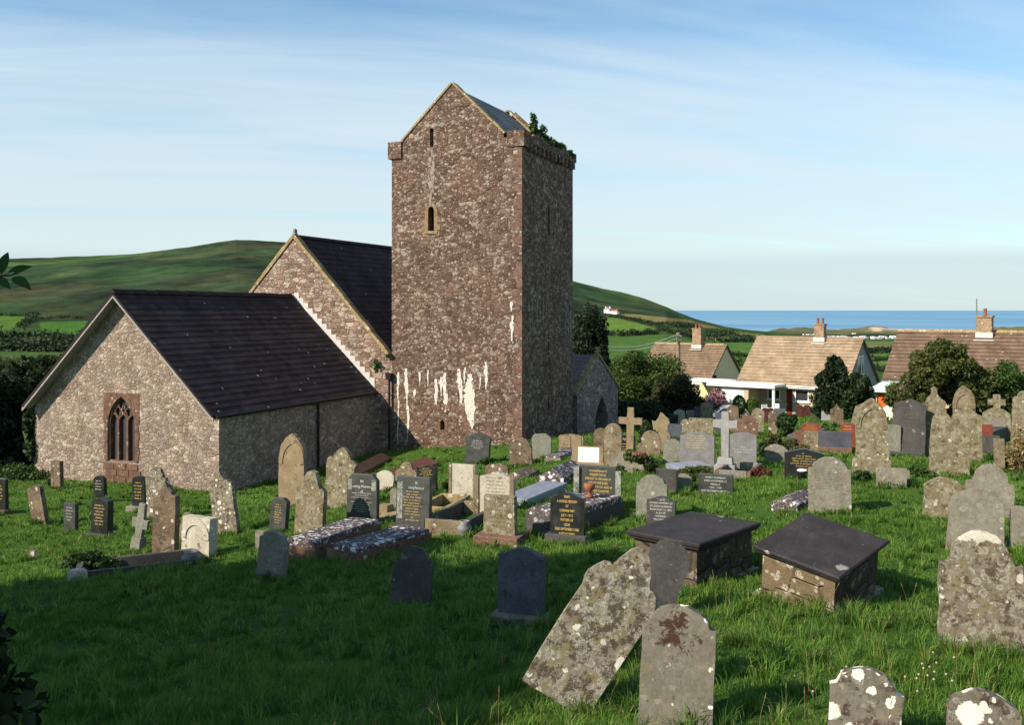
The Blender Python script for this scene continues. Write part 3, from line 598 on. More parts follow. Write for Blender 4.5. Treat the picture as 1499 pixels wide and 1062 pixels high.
for sx, xe in ((1, CX1+OE), (-1, CX0-OE)):
    prism(bm, [(CM, AZ-.0-ZB), (xe, e-.1-ZB), (xe, e-.14-ZB), (CM, AZ-.04-ZB)], y0+.08, CY0-.004)
bm_obj('soffit', bm, MAT['greypaint'], church)
bm = bmesh.new()
tube(bm, [cl(CX1+OE+.06, y0+.1, e-.06), cl(CX1+OE+.06, -.1, e-.06)], .075)
bm_obj('gutter', bm, MAT['blackpaint'], church)
for yy, zt in ((-4.9, e-.1), (-.35, -3.3)):
    bm = bmesh.new(); x = CX1+.09 if yy < -1 else -6.86
    y_ = yy if yy < -1 else -.14
    tube(bm, [cl(x, y_, -8), cl(x, y_, zt)], .055)
    for z in (-6.2, -5.0, -4.1): tube(bm, [cl(x, y_, z), cl(x, y_, z+.08)], .075)
    if yy > -1: box(bm, cl(x, y_-.02, zt+.1), (.24, .2, .3), taper=1.25)
    bm_obj('downpipe', bm, MAT['blackpaint'], church)
bm = bmesh.new()                                          # stepped lead flashing up the nave gable
for k in range(17):
    f = (k+.0)/17; x = CM+.1+f*(CX1-CM-.1); z = AZ+.16-SLP*(x-CM); w = (CX1-CM)/17
    prism(bm, [(x, z-.02-ZB), (x+w*.97, z-.02-w*SLP-ZB), (x+w*.97, z+.22-ZB), (x, z+.22-ZB)], -.012, -.002)
bm_obj('stepped_flashing', bm, MAT['lead'], church)
# chancel window: red surround, sill wall, three lights with tracery
bm = bmesh.new(); O = Vector(cl(0,CY0,0))
sur = []
for p in win:
    sur.append((wu-.91 if p[0] < wu-.01 else (wu+.91 if p[0] > wu+.01 else wu), max(wz0-.03, min(p[1], wz1)) if p[1] < wz1-1.1 else wz1+.14))
box_top = wz1+.14
for k in range(9):                                        # block by block
    z = wz0+k*.305; 
    for sx in (-1, 1):
        w = .22 if k % 2 else .17
        if z < wz1-.9: box(bm, cl(wu+sx*(.71+w/2), CY0-.006, z+.15), (w, .04, .29))
bm2 = bmesh.new(); 
tp = [(wu-.93, wz1-.92), (wu+.93, wz1-.92), (wu+.93, box_top), (wu-.93, box_top)]
inn = [p for p in win if p[1] > wz1-1.0]; cut = [(wu+.71, wz1-.92)]+[p for p in inn if p[1] > wz1-.91]+[(wu-.71, wz1-.92)]
poly = [(wu+.93, wz1-.92), (wu+.93, box_top), (wu-.93, box_top), (wu-.93, wz1-.92)] + cut[::-1]
prism(bm, [(p[0], p[1]-ZB) for p in poly], CY0-.014, CY0+.06)
for k in range(3):
    for q in range(3): box(bm, cl(wu-.62+q*.62+(.1 if k % 2 else -.05), CY0-.008, wz0-.18-k*.27), (.58, .05, .24))
surround = bm_obj('window_surround', bm, MAT['redbrick'], church)
window = bpy.data.objects.new('chancel_window', None); COL.objects.link(window); window.parent = church; window.location = cl(wu, CY0, wz0)
zz = lambda v: v-wz0
bm = bmesh.new(); H = wz1-wz0
prism(bm, [(p[0]-wu, zz(p[1])) for p in win], .2, .22); bm_obj('glass', bm, MAT['glass'], window)
bm = bmesh.new()
for x in (-.237, .237): box(bm, (x, .13, .83), (.085, .13, 1.66))
for cx_ in (-.475, 0, .475):
    for s in (-1, 1):
        for i in range(6):
            a0, a1 = i/6, (i+1)/6; g = lambda a: (cx_+s*.237*(1-a**1.5), 1.55+.36*a**.8)
            (xa, za), (xb, zb) = g(a0), g(a1); tube(bm, [(xa, .13, za), (xb, .13, zb)], .042, seg=6)
for xa, za, xb, zb in ((-.237,1.7,0,2.25),(.237,1.7,0,2.25),(-.237,1.7,-.5,2.05),(.237,1.7,.5,2.05),(-.475,1.9,-.22,2.3),(.475,1.9,.22,2.3),(0,1.9,-.27,2.2),(0,1.9,.27,2.2)):
    tube(bm, [(xa, .13, za), ((xa+xb)/2*1.06, .13, (za+zb)/2), (xb, .13, zb)], .038, seg=6)
r_ = [(p[0]-wu, zz(p[1])) for p in win]; ring_frame(bm, [(p[0]*.9, .04+p[1]*.955) for p in r_], r_, Vector((0,0,0)), EX, -.2, -.05)
bm_obj('tracery', bm, MAT['redbrick'], window)
# porch behind the tower
PT = rad(34); PA = Vector((math.sin(PT), math.cos(PT), 0)); PR = Vector((math.cos(PT), -math.sin(PT), 0))
pb = at(845, 648, 51.3); inv = Matrix.Rotation(TH, 4, 'Z')
def pl(x, y, z):          # porch coordinates (x = along its gable, y = back into it) to church coordinates
    w = Vector((pb.x, pb.y, 0)) + PA*x - PR*y; v = inv @ (w-Vector((CC.x, CC.y, 0))); return Vector((v.x, v.y, z-ZB))
PW = 4.7; pez = -4.5; paz = (HY-522)/F*53.2
bm = bmesh.new(); ux = (pl(1,0,0)-pl(0,0,0)).normalized(); uy = (pl(0,1,0)-pl(0,0,0)).normalized()
door = [( 2.0, -9), (3.5, -9), (3.5, -6.1), (3.25, -5.5), (2.75, -4.85), (2.25, -5.5), (2.0, -6.1)]
O = pl(0,0,0); O.z = -ZB
wall_face(bm, [(0, -9.2), (PW, -9.2), (PW, pez), (PW/2, paz), (0, pez)], [[(2.0,-9.1)]+[(3.5,-9.1)]+door[2:]], O, ux, depth=1.2, uv0=(2,9))
wall_face(bm, [(-5, -9.2), (0, -9.2), (0, pez), (-5, pez)], [], O, -uy, uv0=(12,9)); O2 = pl(PW,0,0); O2.z = -ZB
wall_face(bm, [(0, -9.2), (5, -9.2), (5, pez), (0, pez)], [], O2, uy, uv0=(22,9))
me = bpy.data.meshes.new('porch_wall'); bm.to_mesh(me); bm.free(); link('porch_wall', me, [MAT['porch'], MAT['void']], church)
bm = bmesh.new(); ps = (paz-pez)/(PW/2)
course_roof(bm, pl(-.25,.15,pez-ps*.25+.08), pl(-.25,5,pez-ps*.25+.08), pl(PW/2,5,paz+.08), pl(PW/2,.15,paz+.08), 11, .02)
course_roof(bm, pl(PW+.25,.15,pez-ps*.25+.08), pl(PW+.25,5,pez-ps*.25+.08), pl(PW/2,5,paz+.08), pl(PW/2,.15,paz+.08), 11, .02)
me = bpy.data.meshes.new('porch_roof'); bm.to_mesh(me); bm.free(); link('porch_roof', me, MAT['porch_roof'], church)
bm = bmesh.new()
for s, x0 in ((1, -.2), (-1, PW+.2)):
    for i in range(7):
        a, b = x0+(PW/2-x0)*i/7, x0+(PW/2-x0)*(i+.97)/7; zf = lambda x: paz-ps*abs(x-PW/2)+.02
        vs = []
        for y in (-.06, .32):
            for x, dz in ((a, 0), (b, 0), (b, .17), (a, .17)): vs.append(bm.verts.new(pl(x, y, zf(x)+dz)))
        for f in ((0,1,2,3),(7,6,5,4),(0,4,5,1),(1,5,6,2),(2,6,7,3),(3,7,4,0)): bm.faces.new([vs[k] for k in f])
lathe(bm, [(.14,0),(.14,.15),(.08,.22),(.12,.34),(.02,.42)], 8, pl(PW/2,.12,paz+.12))
bm_obj('porch_coping', bm, MAT['ochre'], church)
# plants rooted in the parapet and at the eaves
parapet_plants = crown_mesh('parapet_plants', [(cl(-.05, 2.2, 8.45), (.35,.9,.5), 500), (cl(.0, 1.5, 8.8), (.2,.3,.75), 260), (cl(0, 4.6, 8.2), (.28,1.3,.28), 420), (cl(.02, 6.3, 8.05), (.25,.7,.2), 260), (cl(.05, 3.3, 8.25), (.25,1.2,.22), 420), (cl(-.1, 5.4, 8.2), (.3,1.2,.3), 420)], .1, 'mid', church, 14, .4)
crown_mesh('wall_fern', [(cl(-7.6, -.1, -2.75), (.3,.12,.35), 120)], .08, 'mid', church, 8, .5); crown_mesh('wall_fern', [(cl(-6.9, -.1, -2.2), (.2,.12,.15), 60)], .08, 'mid', church, 8, .5)
crown_mesh('ivy', [(cl(CX0-.15, CY0+.15, -5.2), (.28,.5,1.5), 900), (cl(CX0-.3, CY0+1.4, -5.0), (.25,1.2,1.2), 700)], .14, 'ivy', church, 16, .45)
for i_, o_ in enumerate([tower]): pass
# ------------------------------------------------------------------ gravestones
EXCL = []                      # footprints the grass keeps off: (x, y, axis x, axis y, half length, half width)
def top_curve(kind):
    A = lambda u: 1-abs(2*u)
    U = [-.5+i/16 for i in range(17)]
    if kind == 'flat': return [(-.5,0),(.5,0)]
    if kind == 'slope': return [(-.5,0),(.5,.12)]
    if kind == 'camber': return [(u, .10*(1-4*u*u)) for u in U]
    if kind == 'seg': return [(u, .24*(1-4*u*u)**.9) for u in U]
    if kind == 'round': return [(.5*math.sin(math.pi/2*(2*u)), .5*math.cos(math.pi/2*(2*u))) for u in U]
    if kind == 'gothic': return [(u, math.sqrt(max(0, 1-(abs(u)+.5)**2))*.92) for u in U]
    if kind == 'gothiclow': return [(u, math.sqrt(max(0, 1-(abs(u)+.5)**2))*.6) for u in U]
    if kind == 'serp': return [(u, .15*A(u)**2*(3-2*A(u))) for u in U]
    if kind == 'ogee': return [(u, .5*(A(u)**1.7*.75+.25*A(u)**6)) for u in U]
    if kind == 'peak': return [(-.5,0),(0,.12),(.5,0)]
    if kind == 'gable': return [(-.5,0),(0,.42),(.5,0)]
    if kind == 'chamfer': return [(-.5,0),(-.33,.17),(.33,.17),(.5,0)]
    if kind == 'pediment': return [(-.5,-.16),(-.54,-.10),(-.54,0),(0,.2),(.54,0),(.54,-.10),(.5,-.16)]
    if kind == 'shround':
        r = .36; return [(-.5,0),(-.38,.0),(-r,.06)]+[(r*math.sin(math.pi/2*(i/6)), .06+r*math.cos(math.pi/2*(i/6))) for i in range(-6,7)]+[(r,.06),(.38,0),(.5,0)]
    if kind == 'shseg': return [(-.5,0),(-.42,.01)]+[(.40*math.sin(math.pi/2*(i/6)), .02+.26*math.cos(math.pi/2*(i/6))) for i in range(-6,7)]+[(.42,.01),(.5,0)]
    if kind == 'scroll': return [(-.5,0),(-.5,.12),(-.42,.2),(-.3,.17),(-.27,.28),(-.24,.5),(-.14,.66),(0,.72),(.14,.66),(.24,.5),(.27,.28),(.3,.17),(.42,.2),(.5,.12),(.5,0)]
    if kind == 'poppy': return [(-.5,0),(-.56,.12),(-.5,.22),(-.36,.2),(-.28,.4),(-.12,.62),(-.09,.78),(-.13,.84),(-.07,.93),(0,.97),(.07,.93),(.13,.84),(.09,.78),(.12,.62),(.3,.46),(.46,.34),(.5,.18),(.44,.05),(.5,0)]
    if kind == 'twin':
        L = [(-.5,0)]+[(-.23+.24*math.sin(math.pi/2*i/5), .12+.24*math.cos(math.pi/2*i/5)) for i in range(-5,5)]; return L+[(0,.16)]+[(-a, b) for a, b in L[::-1]]
    if kind == 'trefoil':
        L = [(-.5,0),(-.52,.16),(-.42,.27),(-.3,.26),(-.27,.42),(-.18,.55)]; return L+[(0,.62)]+[(-a, b) for a, b in L[::-1]]
    if kind == 'broken': return [(-.5,.1),(-.3,.0),(-.1,.22),(.06,.5),(.2,.42),(.33,.2),(.5,.05)]
    if kind == 'clip': return [(-.5,0),(-.36,.2),(.24,.23),(.5,.04)]
    raise KeyError(kind)
def outline(w, h, kind, worn=0.0, flare=0.0, sink=.3):
    tc = top_curve(kind); mx = max(b for a, b in tc)*w; hs = h-mx
    p = [(a*w, hs+b*w) for a, b in tc]; n = 5
    L = [(-w/2*(1+flare*(1-i/n)), -sink+(hs+sink)*i/n) for i in range(n)]; Rr = [(-x, z) for x, z in L[::-1]]
    pts = L+p+Rr
    if worn: pts = [(x+rng.normal()*worn*w*(z > 0), z+rng.normal()*worn*w*(z > 0)) for x, z in pts]
    return pts
def slab_bm(pts, t, bev=.008):
    bm = bmesh.new(); prism(bm, pts, -t/2, t/2)
    if bev:
        es = [e for e in bm.edges if abs(e.verts[0].co.y-e.verts[1].co.y) < 1e-6]
        bmesh.ops.bevel(bm, geom=es, offset=bev, segments=2, affect='EDGES', profile=.6)
    return bm
def dashes(name, rows, x0, x1, z0, z1, y, mat, parent):
    """Worn rows of lettering too far off to read."""
    bm = bmesh.new(); n = len(rows); dz = (z1-z0)/n; W = x1-x0
    for i, f in enumerate(rows):
        zc = z1-dz*(i+.5); hh = dz*.52*rng.uniform(.8, 1.1); x = (x0+x1)/2-W*f/2; xe = (x0+x1)/2+W*f/2
        while x < xe-hh*.3:
            for q in range(int(rng.integers(2, 8))):
                cw = hh*rng.uniform(.45, .8)
                if x+cw > xe: break
                z_ = hh*rng.uniform(.7, 1)/2; s = cw*.28
                for a, b, c_, d in ((x, x+s, -z_, z_), (x, x+cw, (z_-hh*.2)*rng.choice([-1, 0, 1])-hh*.08, None)):
                    if d is None: d = c_+hh*.2
                    bm.faces.new([bm.verts.new((xx, y, zc+zq)) for xx, zq in ((a,c_),(b,c_),(b,d),(a,d))])
                x += cw+hh*.18
            x += hh*.55
    me = bpy.data.meshes.new(name); bm.to_mesh(me); bm.free(); return link(name, me, mat, parent)
def words(name, text, xc, ztop, size, y, mat, parent, lead=1.25, wmax=None):
    cu = bpy.data.curves.new(name, 'FONT'); cu.body = text; cu.size = size; cu.align_x = 'CENTER'; cu.align_y = 'TOP'; cu.extrude = .0008; cu.space_line = lead; cu.resolution_u = 2
    cu.materials.append(mat); o = bpy.data.objects.new(name, cu); COL.objects.link(o); o.parent = parent; o.location = (xc, y, ztop); o.rotation_euler = (math.pi/2, 0, 0)
    if wmax:
        k = max(len(l) for l in text.split('\n'))*.60*size
        if k > wmax: o.scale.x = wmax/k
    return o
def base_frame(px, py, dyaw=0.0):
    p = hit(px, py); yaw = -TH+rad(dyaw); m = p.y/F
    n = Vector((-math.sin(-yaw), -math.cos(yaw), 0)); v = -Vector((p.x, p.y, 0)).normalized()
    return p, yaw, m, max(.5, abs(n.dot(v)))
def grave(px, py, w, h, top, mat, label, t=.10, dyaw=None, roll=None, pitch=None, cat='gravestone', worn=None, flare=0, plinth=None, text=None, lines=None, arch=None, panels=(), name='headstone', group=None, sink=.3, bev=.008, shape=None):
    dyaw = rng.uniform(-4, 4) if dyaw is None else dyaw
    roll = rng.uniform(-2, 2) if roll is None else roll; pitch = rng.uniform(-3, 2) if pitch is None else pitch
    old = mat not in ('black', 'green', 'greyg', 'lightg', 'redg', 'marble', 'blueg')
    worn = (.008 if old else 0) if worn is None else worn
    p, yaw, m, cs = base_frame(px, py, dyaw); W, H = w*m/cs, h*m
    rot = (rad(pitch), rad(roll), yaw); pts = outline(W, H, top, worn, flare, sink) if shape is None else [(x*m/cs, z*m) for x, z in shape]; y = -t/2
    bm = slab_bm(pts, t, bev)
    if not (plinth or text or lines or arch or panels):
        o = bm_obj(name, bm, MAT[mat], None, p, rot); return props(o, label, cat, group)
    root = props(empty(name, p, rot), label, cat, group); z0 = 0
    bm_obj('slab', bm, MAT[mat], root)
    if plinth:                     # (extra width, height, depth, material)
        b = bmesh.new(); ph = plinth[1]*m; box(b, (0, -.02, ph/2-.15), (W+plinth[0]*m, plinth[2], ph+.3)); es = list(b.edges); bmesh.ops.bevel(b, geom=es, offset=.012, segments=1, affect='EDGES')
        bm_obj('plinth', b, MAT[plinth[3]], root); EXCL.append((p.x, p.y, math.cos(yaw), math.sin(yaw), W/2+plinth[0]*m/2, plinth[2]/2))
    if arch:                       # raised moulding following the head of the stone: (kind, inset, drop)
        tc = top_curve(arch); f = .80
        aw = W*f; az = min(H-max(b for a, b in top_curve(top))*W, H*.97-max(b for a, b in tc)*W*.975)
        inn = [(a*aw*.86, az+b*aw*.86-.02*H) for a, b in tc]; out = [(a*W*.985, az+b*W*.975) for a, b in tc]
        if arch in ('gothic', 'gothiclow', 'round', 'seg'):
            dz = .06*H; inn = [(inn[0][0], inn[0][1]-dz)]+inn+[(inn[-1][0], inn[-1][1]-dz)]; out = [(out[0][0], out[0][1]-dz)]+out+[(out[-1][0], out[-1][1]-dz)]
        b = bmesh.new()
        for i in range(len(inn)-1):
            q = [inn[i], inn[i+1], out[i+1], out[i]]; a_ = [b.verts.new((x, y+.001, z)) for x, z in q]; c_ = [b.verts.new((x, y-.022, z)) for x, z in q]
            b.faces.new(c_)
            for k in range(4): b.faces.new((a_[k], a_[(k+1)%4], c_[(k+1)%4], c_[k]))
        bmesh.ops.remove_doubles(b, verts=b.verts, dist=1e-4); bm_obj('arch_moulding', b, MAT[mat], root)
    for nm, pm, x0, x1, za, zb, pr in panels:
        b = bmesh.new(); box(b, ((x0+x1)/2*W, y-pr/2+.001, (za+zb)/2*H), ((x1-x0)*W, pr+.002, (zb-za)*H)); bm_obj(nm, b, MAT[pm], root)
    if lines: dashes('lettering', lines[1], -W*lines[4]/2 if len(lines) > 4 else -W*.4, W*lines[4]/2 if len(lines) > 4 else W*.4, H*lines[2], H*lines[3], y-.002, MAT[lines[0]], root)
    if text: words('lettering', text[1], text[4]*W if len(text) > 4 else 0, H*text[2], H*text[3], y-.0015, MAT[text[0]], root, wmax=W*(text[5] if len(text) > 5 else .86))
    return root
def cross_stone(px, py, h, arm, sw, aw_z, mat, label, t=.14, dyaw=0, roll=0, pitch=0, bases=(), name='stone_cross', dark=None, flare=0):
    """h, arm span, shaft width in photo pixels; aw_z = height of the arms' underside and top as fractions of h."""
    p, yaw, m, cs = base_frame(px, py, dyaw); H, A_, S = h*m, arm*m/cs, sw*m/cs; z1, z2 = aw_z[0]*H, aw_z[1]*H
    root = props(empty(name, p, (rad(pitch), rad(roll), yaw)), label, 'stone cross'); zb = 0
    for i, (bw, bh) in enumerate(bases):
        b = bmesh.new(); box(b, (0, 0, zb+bh*m/2-(.1 if i == 0 else 0)), (bw*m, bw*m*.8, bh*m+(.2 if i == 0 else 0)), taper=.88); bmesh.ops.bevel(b, geom=list(b.edges), offset=.012, segments=1, affect='EDGES')
        bm_obj('plinth', b, MAT[dark or mat], root); zb += bh*m
    pts = [(-S/2*(1+flare), zb-(.3 if not bases else 0)), (S/2*(1+flare), zb-(.3 if not bases else 0)), (S/2, z1), (A_/2, z1), (A_/2, z2), (S/2*.96, z2), (S/2*.93, H), (-S/2*.93, H), (-S/2*.96, z2), (-A_/2, z2), (-A_/2, z1), (-S/2, z1)]
    bm_obj('cross', slab_bm(pts, t, .01), MAT[mat], root)
    return root
def slab_between(px0, py0, px1, py1, wid, hgt, kind, mat, label, top=None, rise=.0, name='grave_slab', cat='grave slab', lift0=0., lift1=0.):
    """A flat stone lying along the line between two points of the ground."""
    a, b = hit(px0, py0), hit(px1, py1); d = b-a; L = Vector((d.x, d.y, 0)).length; yaw = math.atan2(-d.x, d.y) if False else math.atan2(d.y, d.x)
    sl = math.atan2(d.z+lift1-lift0, L); c = (a+b)/2; c.z += (lift0+lift1)/2
    EXCL.append((c.x, c.y, math.cos(yaw), math.sin(yaw), L/2+.03, wid/2+.03))
    rot = (0, -sl, yaw)
    if kind == 'slab':
        bm = bmesh.new(); box(bm, (0,0,hgt/2-.1), (L, wid, hgt+.2)); bmesh.ops.bevel(bm, geom=list(bm.edges), offset=.012, segments=1, affect='EDGES')
        return props(bm_obj(name, bm, MAT[mat], None, c, rot), label, cat)
    if kind == 'ledger':
        root = props(empty(name, c, rot), label, cat)
        bm = bmesh.new(); box(bm, (0,0,hgt*.35-.1), (L, wid, hgt*.7+.2)); bm_obj('base', bm, MAT[mat], root)
        bm = bmesh.new(); box(bm, (0,0,hgt*.85), (L*.97, wid*.9, hgt*.3)); bmesh.ops.bevel(bm, geom=[e for e in bm.edges if e.verts[0].co.z+e.verts[1].co.z > hgt*1.8], offset=.02, segments=1, affect='EDGES')
        bm_obj('top_slab', bm, MAT[top], root); return root
    if kind == 'coped':
        bm = bmesh.new(); h0 = hgt*.45; h1 = hgt; w = wid/2; l = L/2; e = min(.4, L*.2)
        v = [bm.verts.new(q) for q in ((-l,-w,-.15),(l,-w,-.15),(l,w,-.15),(-l,w,-.15),(-l,-w,h0),(l,-w,h0),(l,w,h0),(-l,w,h0),(-l+e,0,h1),(l-e*.5,0,h1))]
        for f in ((0,1,5,4),(1,2,6,5),(2,3,7,6),(3,0,4,7),(4,5,9,8),(6,7,8,9),(5,6,9),(7,4,8)): bm.faces.new([v[i] for i in f])
        return props(bm_obj(name, bm, MAT[mat], None, c, rot), label, cat)
    if kind == 'kerb':
        root = props(empty(name, c, rot), label, cat)
        for nm, cc, ss in (('side_kerb', (0, wid/2-.05, hgt/2-.1), (L, .1, hgt+.2)), ('side_kerb', (0, -wid/2+.05, hgt/2-.1), (L, .1, hgt+.2)), ('end_kerb', (L/2-.06, 0, hgt/2-.09), (.12, wid-.21, hgt+.2)), ('end_kerb', (-L/2+.06, 0, hgt/2-.09), (.12, wid-.21, hgt+.2))):
            bm = bmesh.new(); box(bm, cc, ss); bmesh.ops.bevel(bm, geom=list(bm.edges), offset=.01, segments=1, affect='EDGES'); bm_obj(nm, bm, MAT[top if nm == 'end_kerb' and top else mat], root)
        return root
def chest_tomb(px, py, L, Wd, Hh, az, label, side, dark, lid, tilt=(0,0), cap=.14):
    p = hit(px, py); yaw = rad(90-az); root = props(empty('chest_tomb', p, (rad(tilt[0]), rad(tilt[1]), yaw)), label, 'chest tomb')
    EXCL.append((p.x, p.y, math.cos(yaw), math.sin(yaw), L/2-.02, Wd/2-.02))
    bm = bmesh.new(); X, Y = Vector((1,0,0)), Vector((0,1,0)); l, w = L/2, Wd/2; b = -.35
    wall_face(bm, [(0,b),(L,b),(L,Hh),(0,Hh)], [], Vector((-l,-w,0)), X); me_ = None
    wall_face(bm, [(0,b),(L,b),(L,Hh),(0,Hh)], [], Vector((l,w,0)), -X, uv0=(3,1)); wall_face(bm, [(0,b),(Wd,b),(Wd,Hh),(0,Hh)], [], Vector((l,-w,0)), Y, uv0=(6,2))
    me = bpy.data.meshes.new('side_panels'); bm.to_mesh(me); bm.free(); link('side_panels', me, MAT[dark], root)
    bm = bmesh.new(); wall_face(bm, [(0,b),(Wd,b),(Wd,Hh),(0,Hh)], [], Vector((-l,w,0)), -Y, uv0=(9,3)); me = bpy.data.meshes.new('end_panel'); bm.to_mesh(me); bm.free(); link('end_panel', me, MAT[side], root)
    bm = bmesh.new(); lp = [(-.0,0),(.06,.03),(.06,.05),(.09,.07),(.1,cap-.02),(.085,cap)]; rings = []
    for o, z in lp: rings.append([bm.verts.new((sx*(l+o), sy*(w+o), Hh+z+.003)) for sx, sy in ((-1,-1),(1,-1),(1,1),(-1,1))])
    for q, s in zip(rings, rings[1:]):
        for k in range(4): bm.faces.new((q[k], q[(k+1)%4], s[(k+1)%4], s[k]))
    bm.faces.new(rings[-1]); bm.faces.new(rings[0][::-1])
    bm_obj('lid', bm, MAT[lid], root)
    bm = bmesh.new(); box(bm, (0,0,-.14), (L+.16, Wd+.16, .36)); bm_obj('base_course', bm, MAT['bigwhite'], root)
    return root

g = grave
# --- far left, beside the chancel
g(2, 750, 15, 49, 'flat', 'black', 'black headstone cut by the left edge of the photo, gilded, on a brown plinth', .12, 0, plinth=(5,4,.25,'brown'), lines=('gold',[.6,.8,.7,.8,.6],.35,.85))
g(60, 766, 17, 55, 'camber', 'brown', 'dark brown headstone leaning left on the lawn left of the chancel window', .13, -6, -13)
g(84, 714, 12, 39, 'flat', 'brown', 'small dark upright stone against the chancel wall, left of the window', .16, -4, 0, lines=('carve',[.7,.8,.6,.8,.7],.3,.9))
g(147, 733, 14, 36, 'seg', 'black', 'black round topped headstone standing right behind the black stepped pedestal', .13, 0, 0, lines=('silver',[.6,.8,.7,.8],.4,.85))
root = g(149, 787, 22, 58, 'peak', 'black', 'tall black two tier pedestal headstone on the lawn, gold lettered', .2, 0, 0, plinth=(9,6,.34,'darkslate'), lines=('gold',[.7,.8,.6,.8,.5,.7,.6],.3,.85))
g(104, 778, 15, 41, 'flat', 'green', 'small plain dark granite tablet left of the black pedestal', .12, 0, 1, lines=('silver',[.7,.8,.6,.7,.5],.35,.9))
g(205, 747, 17, 50, 'seg', 'black', 'black headstone with gold lettering below the chancel window', .14, 2, 0, plinth=(12,6,.4,'grey'), lines=('gold',[.6,.8,.7,.8,.6,.7],.3,.85))
g(232, 760, 28, 75, 'shround', 'bigwhite', 'pale white crusted headstone behind the tall brown pointed stone', .11, 4, -3, worn=.015)
cross_stone(201, 808, 72, 21, 8.5, (.50,.68), 'greygreen', 'small leaning grey stone cross beside the tall brown pointed stone', .09, 2, 9, bases=((19,22),))
g(242, 816, 30, 113, 'ogee', 'brown', 'tall narrow brown pointed headstone left of the white grey tablet', .14, 0, 3, worn=.012)
g(271, 790, 14, 40, 'round', 'sand', 'small sandy footstone tip showing between the tall brown stone and grey tablet', .1, 0, 8)
g(291, 817, 38, 59, 'flat', 'pale', 'smooth pale grey headstone with a sunken arched panel, head of the kerbed plot', .24, 0, 1, arch='round')
g(332, 780, 32, 94, 'ogee', 'bigwhite', 'jagged brown headstone with thick white lichen down its right edge', .14, 2, -6, worn=.03)
g(407, 783, 22, 54, 'clip', 'green', 'dark grey headstone with orange gold lettering at left of the two slabs', .15, 2, 4, lines=('gold',[.4,.6,.5,.6,.5,.6,.5,.4],.3,.85))
g(453, 786, 40, 98, 'scroll', 'sandlichen', 'brown scroll shouldered headstone with white lichen spots before the slabs', .15, 2, 3, worn=.01)
g(428, 741, 36, 106, 'gothic', 'sandclean', 'tall tan gothic headstone with a carved pointed niche by the chancel wall', .16, 2, 0, arch='gothic')
g(494, 743, 40, 88, 'trefoil', 'sandlichen', 'leaning tan headstone streaked with white lichen behind the black pair', .15, 2, 7, worn=.02)
g(396, 848, 37, 72, 'shseg', 'greygreen', 'grey round shouldered headstone leaning right at the front left of the slabs', .13, 2, 8, worn=.01)
g(383, 812, 12, 34, 'flat', 'grey', 'square grey stone corner just behind the leaning round shouldered stone', .1)
# --- the black pair with their lichened slabs
TXT1 = "IN\nLoving Memory\nof"
g(531, 772, 43, 77, 'chamfer', 'green', 'left one of the two black headstones, corners clipped and patterned', .13, 0, -1, -3, plinth=(14,9,.34,'darkslate'), panels=[('patterned_corner','pattern',-.47,-.33,.70,.9,.004),('patterned_corner','pattern',.33,.47,.70,.9,.004)], text=('silver',TXT1,.90,.075), lines=('silver',[.8,.55,.85,.4,.9,.7,.5,.8,.5],.28,.66))
g(605, 780, 48, 81, 'flat', 'green', 'right one of the two black headstones, patterned strip down one side', .13, 0, 0, -3, plinth=(12,9,.34,'darkslate'), panels=[('patterned_strip','pattern',-.47,-.31,.24,.9,.004)], text=('silver',"IN\nLoving Memory of",.93,.07,.1,.6), lines=('gold',[.5,.4,.7,.7,.6,.75,.5,.55,.6,.1,.5],.2,.76))
slab_between(535, 783, 436, 820, .74, .36, 'ledger', 'redstone', 'left white speckled ledger slab lying before the black headstones', 'mottled', name='ledger_slab', cat='ledger slab')
slab_between(610, 790, 500, 822, .80, .26, 'ledger', 'redstone', 'right white speckled ledger slab lying before the black headstones', 'mottled', name='ledger_slab', cat='ledger slab')
def stone_vase(px, py, w, h, mat, label, kind='block', name='grave_vase'):
    p = hit(px, py); m = p.y/F; bm = bmesh.new()
    if kind == 'block': box(bm, (0,0,h*m/2-.03), (w*m, w*m, h*m+.06)); bmesh.ops.bevel(bm, geom=list(bm.edges), offset=.01, segments=1, affect='EDGES')
    else:
        r = w*m/2; lathe(bm, [(r*.6,-.03),(r*.62,.01),(r,h*m*.35),(r,h*m*.55),(r*.6,h*m*.78),(r*.75,h*m),(r*.55,h*m),(r*.45,h*m*.75)], 14)
    return props(bm_obj(name, bm, MAT[mat], None, p, (0,0,-TH), smooth=kind != 'block'), label, 'vase')
stone_vase(564, 757, 17, 18, 'sandclean', 'square brown stone vase block between the black headstones')
slab_between(548, 765, 592, 754, .3, .1, 'slab', 'ochre', 'low mossy orange kerbstone behind the square stone vase', name='kerbstone', cat='kerbstone')
g(562, 721, 25, 32, 'seg', 'pale', 'small pale grey headstone leaning left behind the black pair', .09, 2, 7)
g(595, 716, 30, 40, 'trefoil', 'sand', 'small sandy bell topped headstone behind the right black headstone', .1, 2)
g(626, 724, 27, 43, 'peak', 'black', 'black headstone with heavy gold writing behind the patterned black one', .12, 0, lines=('gold',[.5,.85,.6,.9,.4,.8,.6],.45,.92))
g(577, 745, 10, 30, 'round', 'grey', 'narrow grey stone peeping out left of the patterned strip headstone', .09)
slab_between(560, 676, 512, 702, .8, .42, 'coped', 'maroon', 'dark red ridge topped grave cover nearest the chancel wall', name='coped_grave_cover', cat='grave cover')
slab_between(625, 684, 556, 714, .95, .42, 'coped', 'redg', 'red ridge topped grave cover with pink sunlit end behind the small stones', name='coped_grave_cover', cat='grave cover')
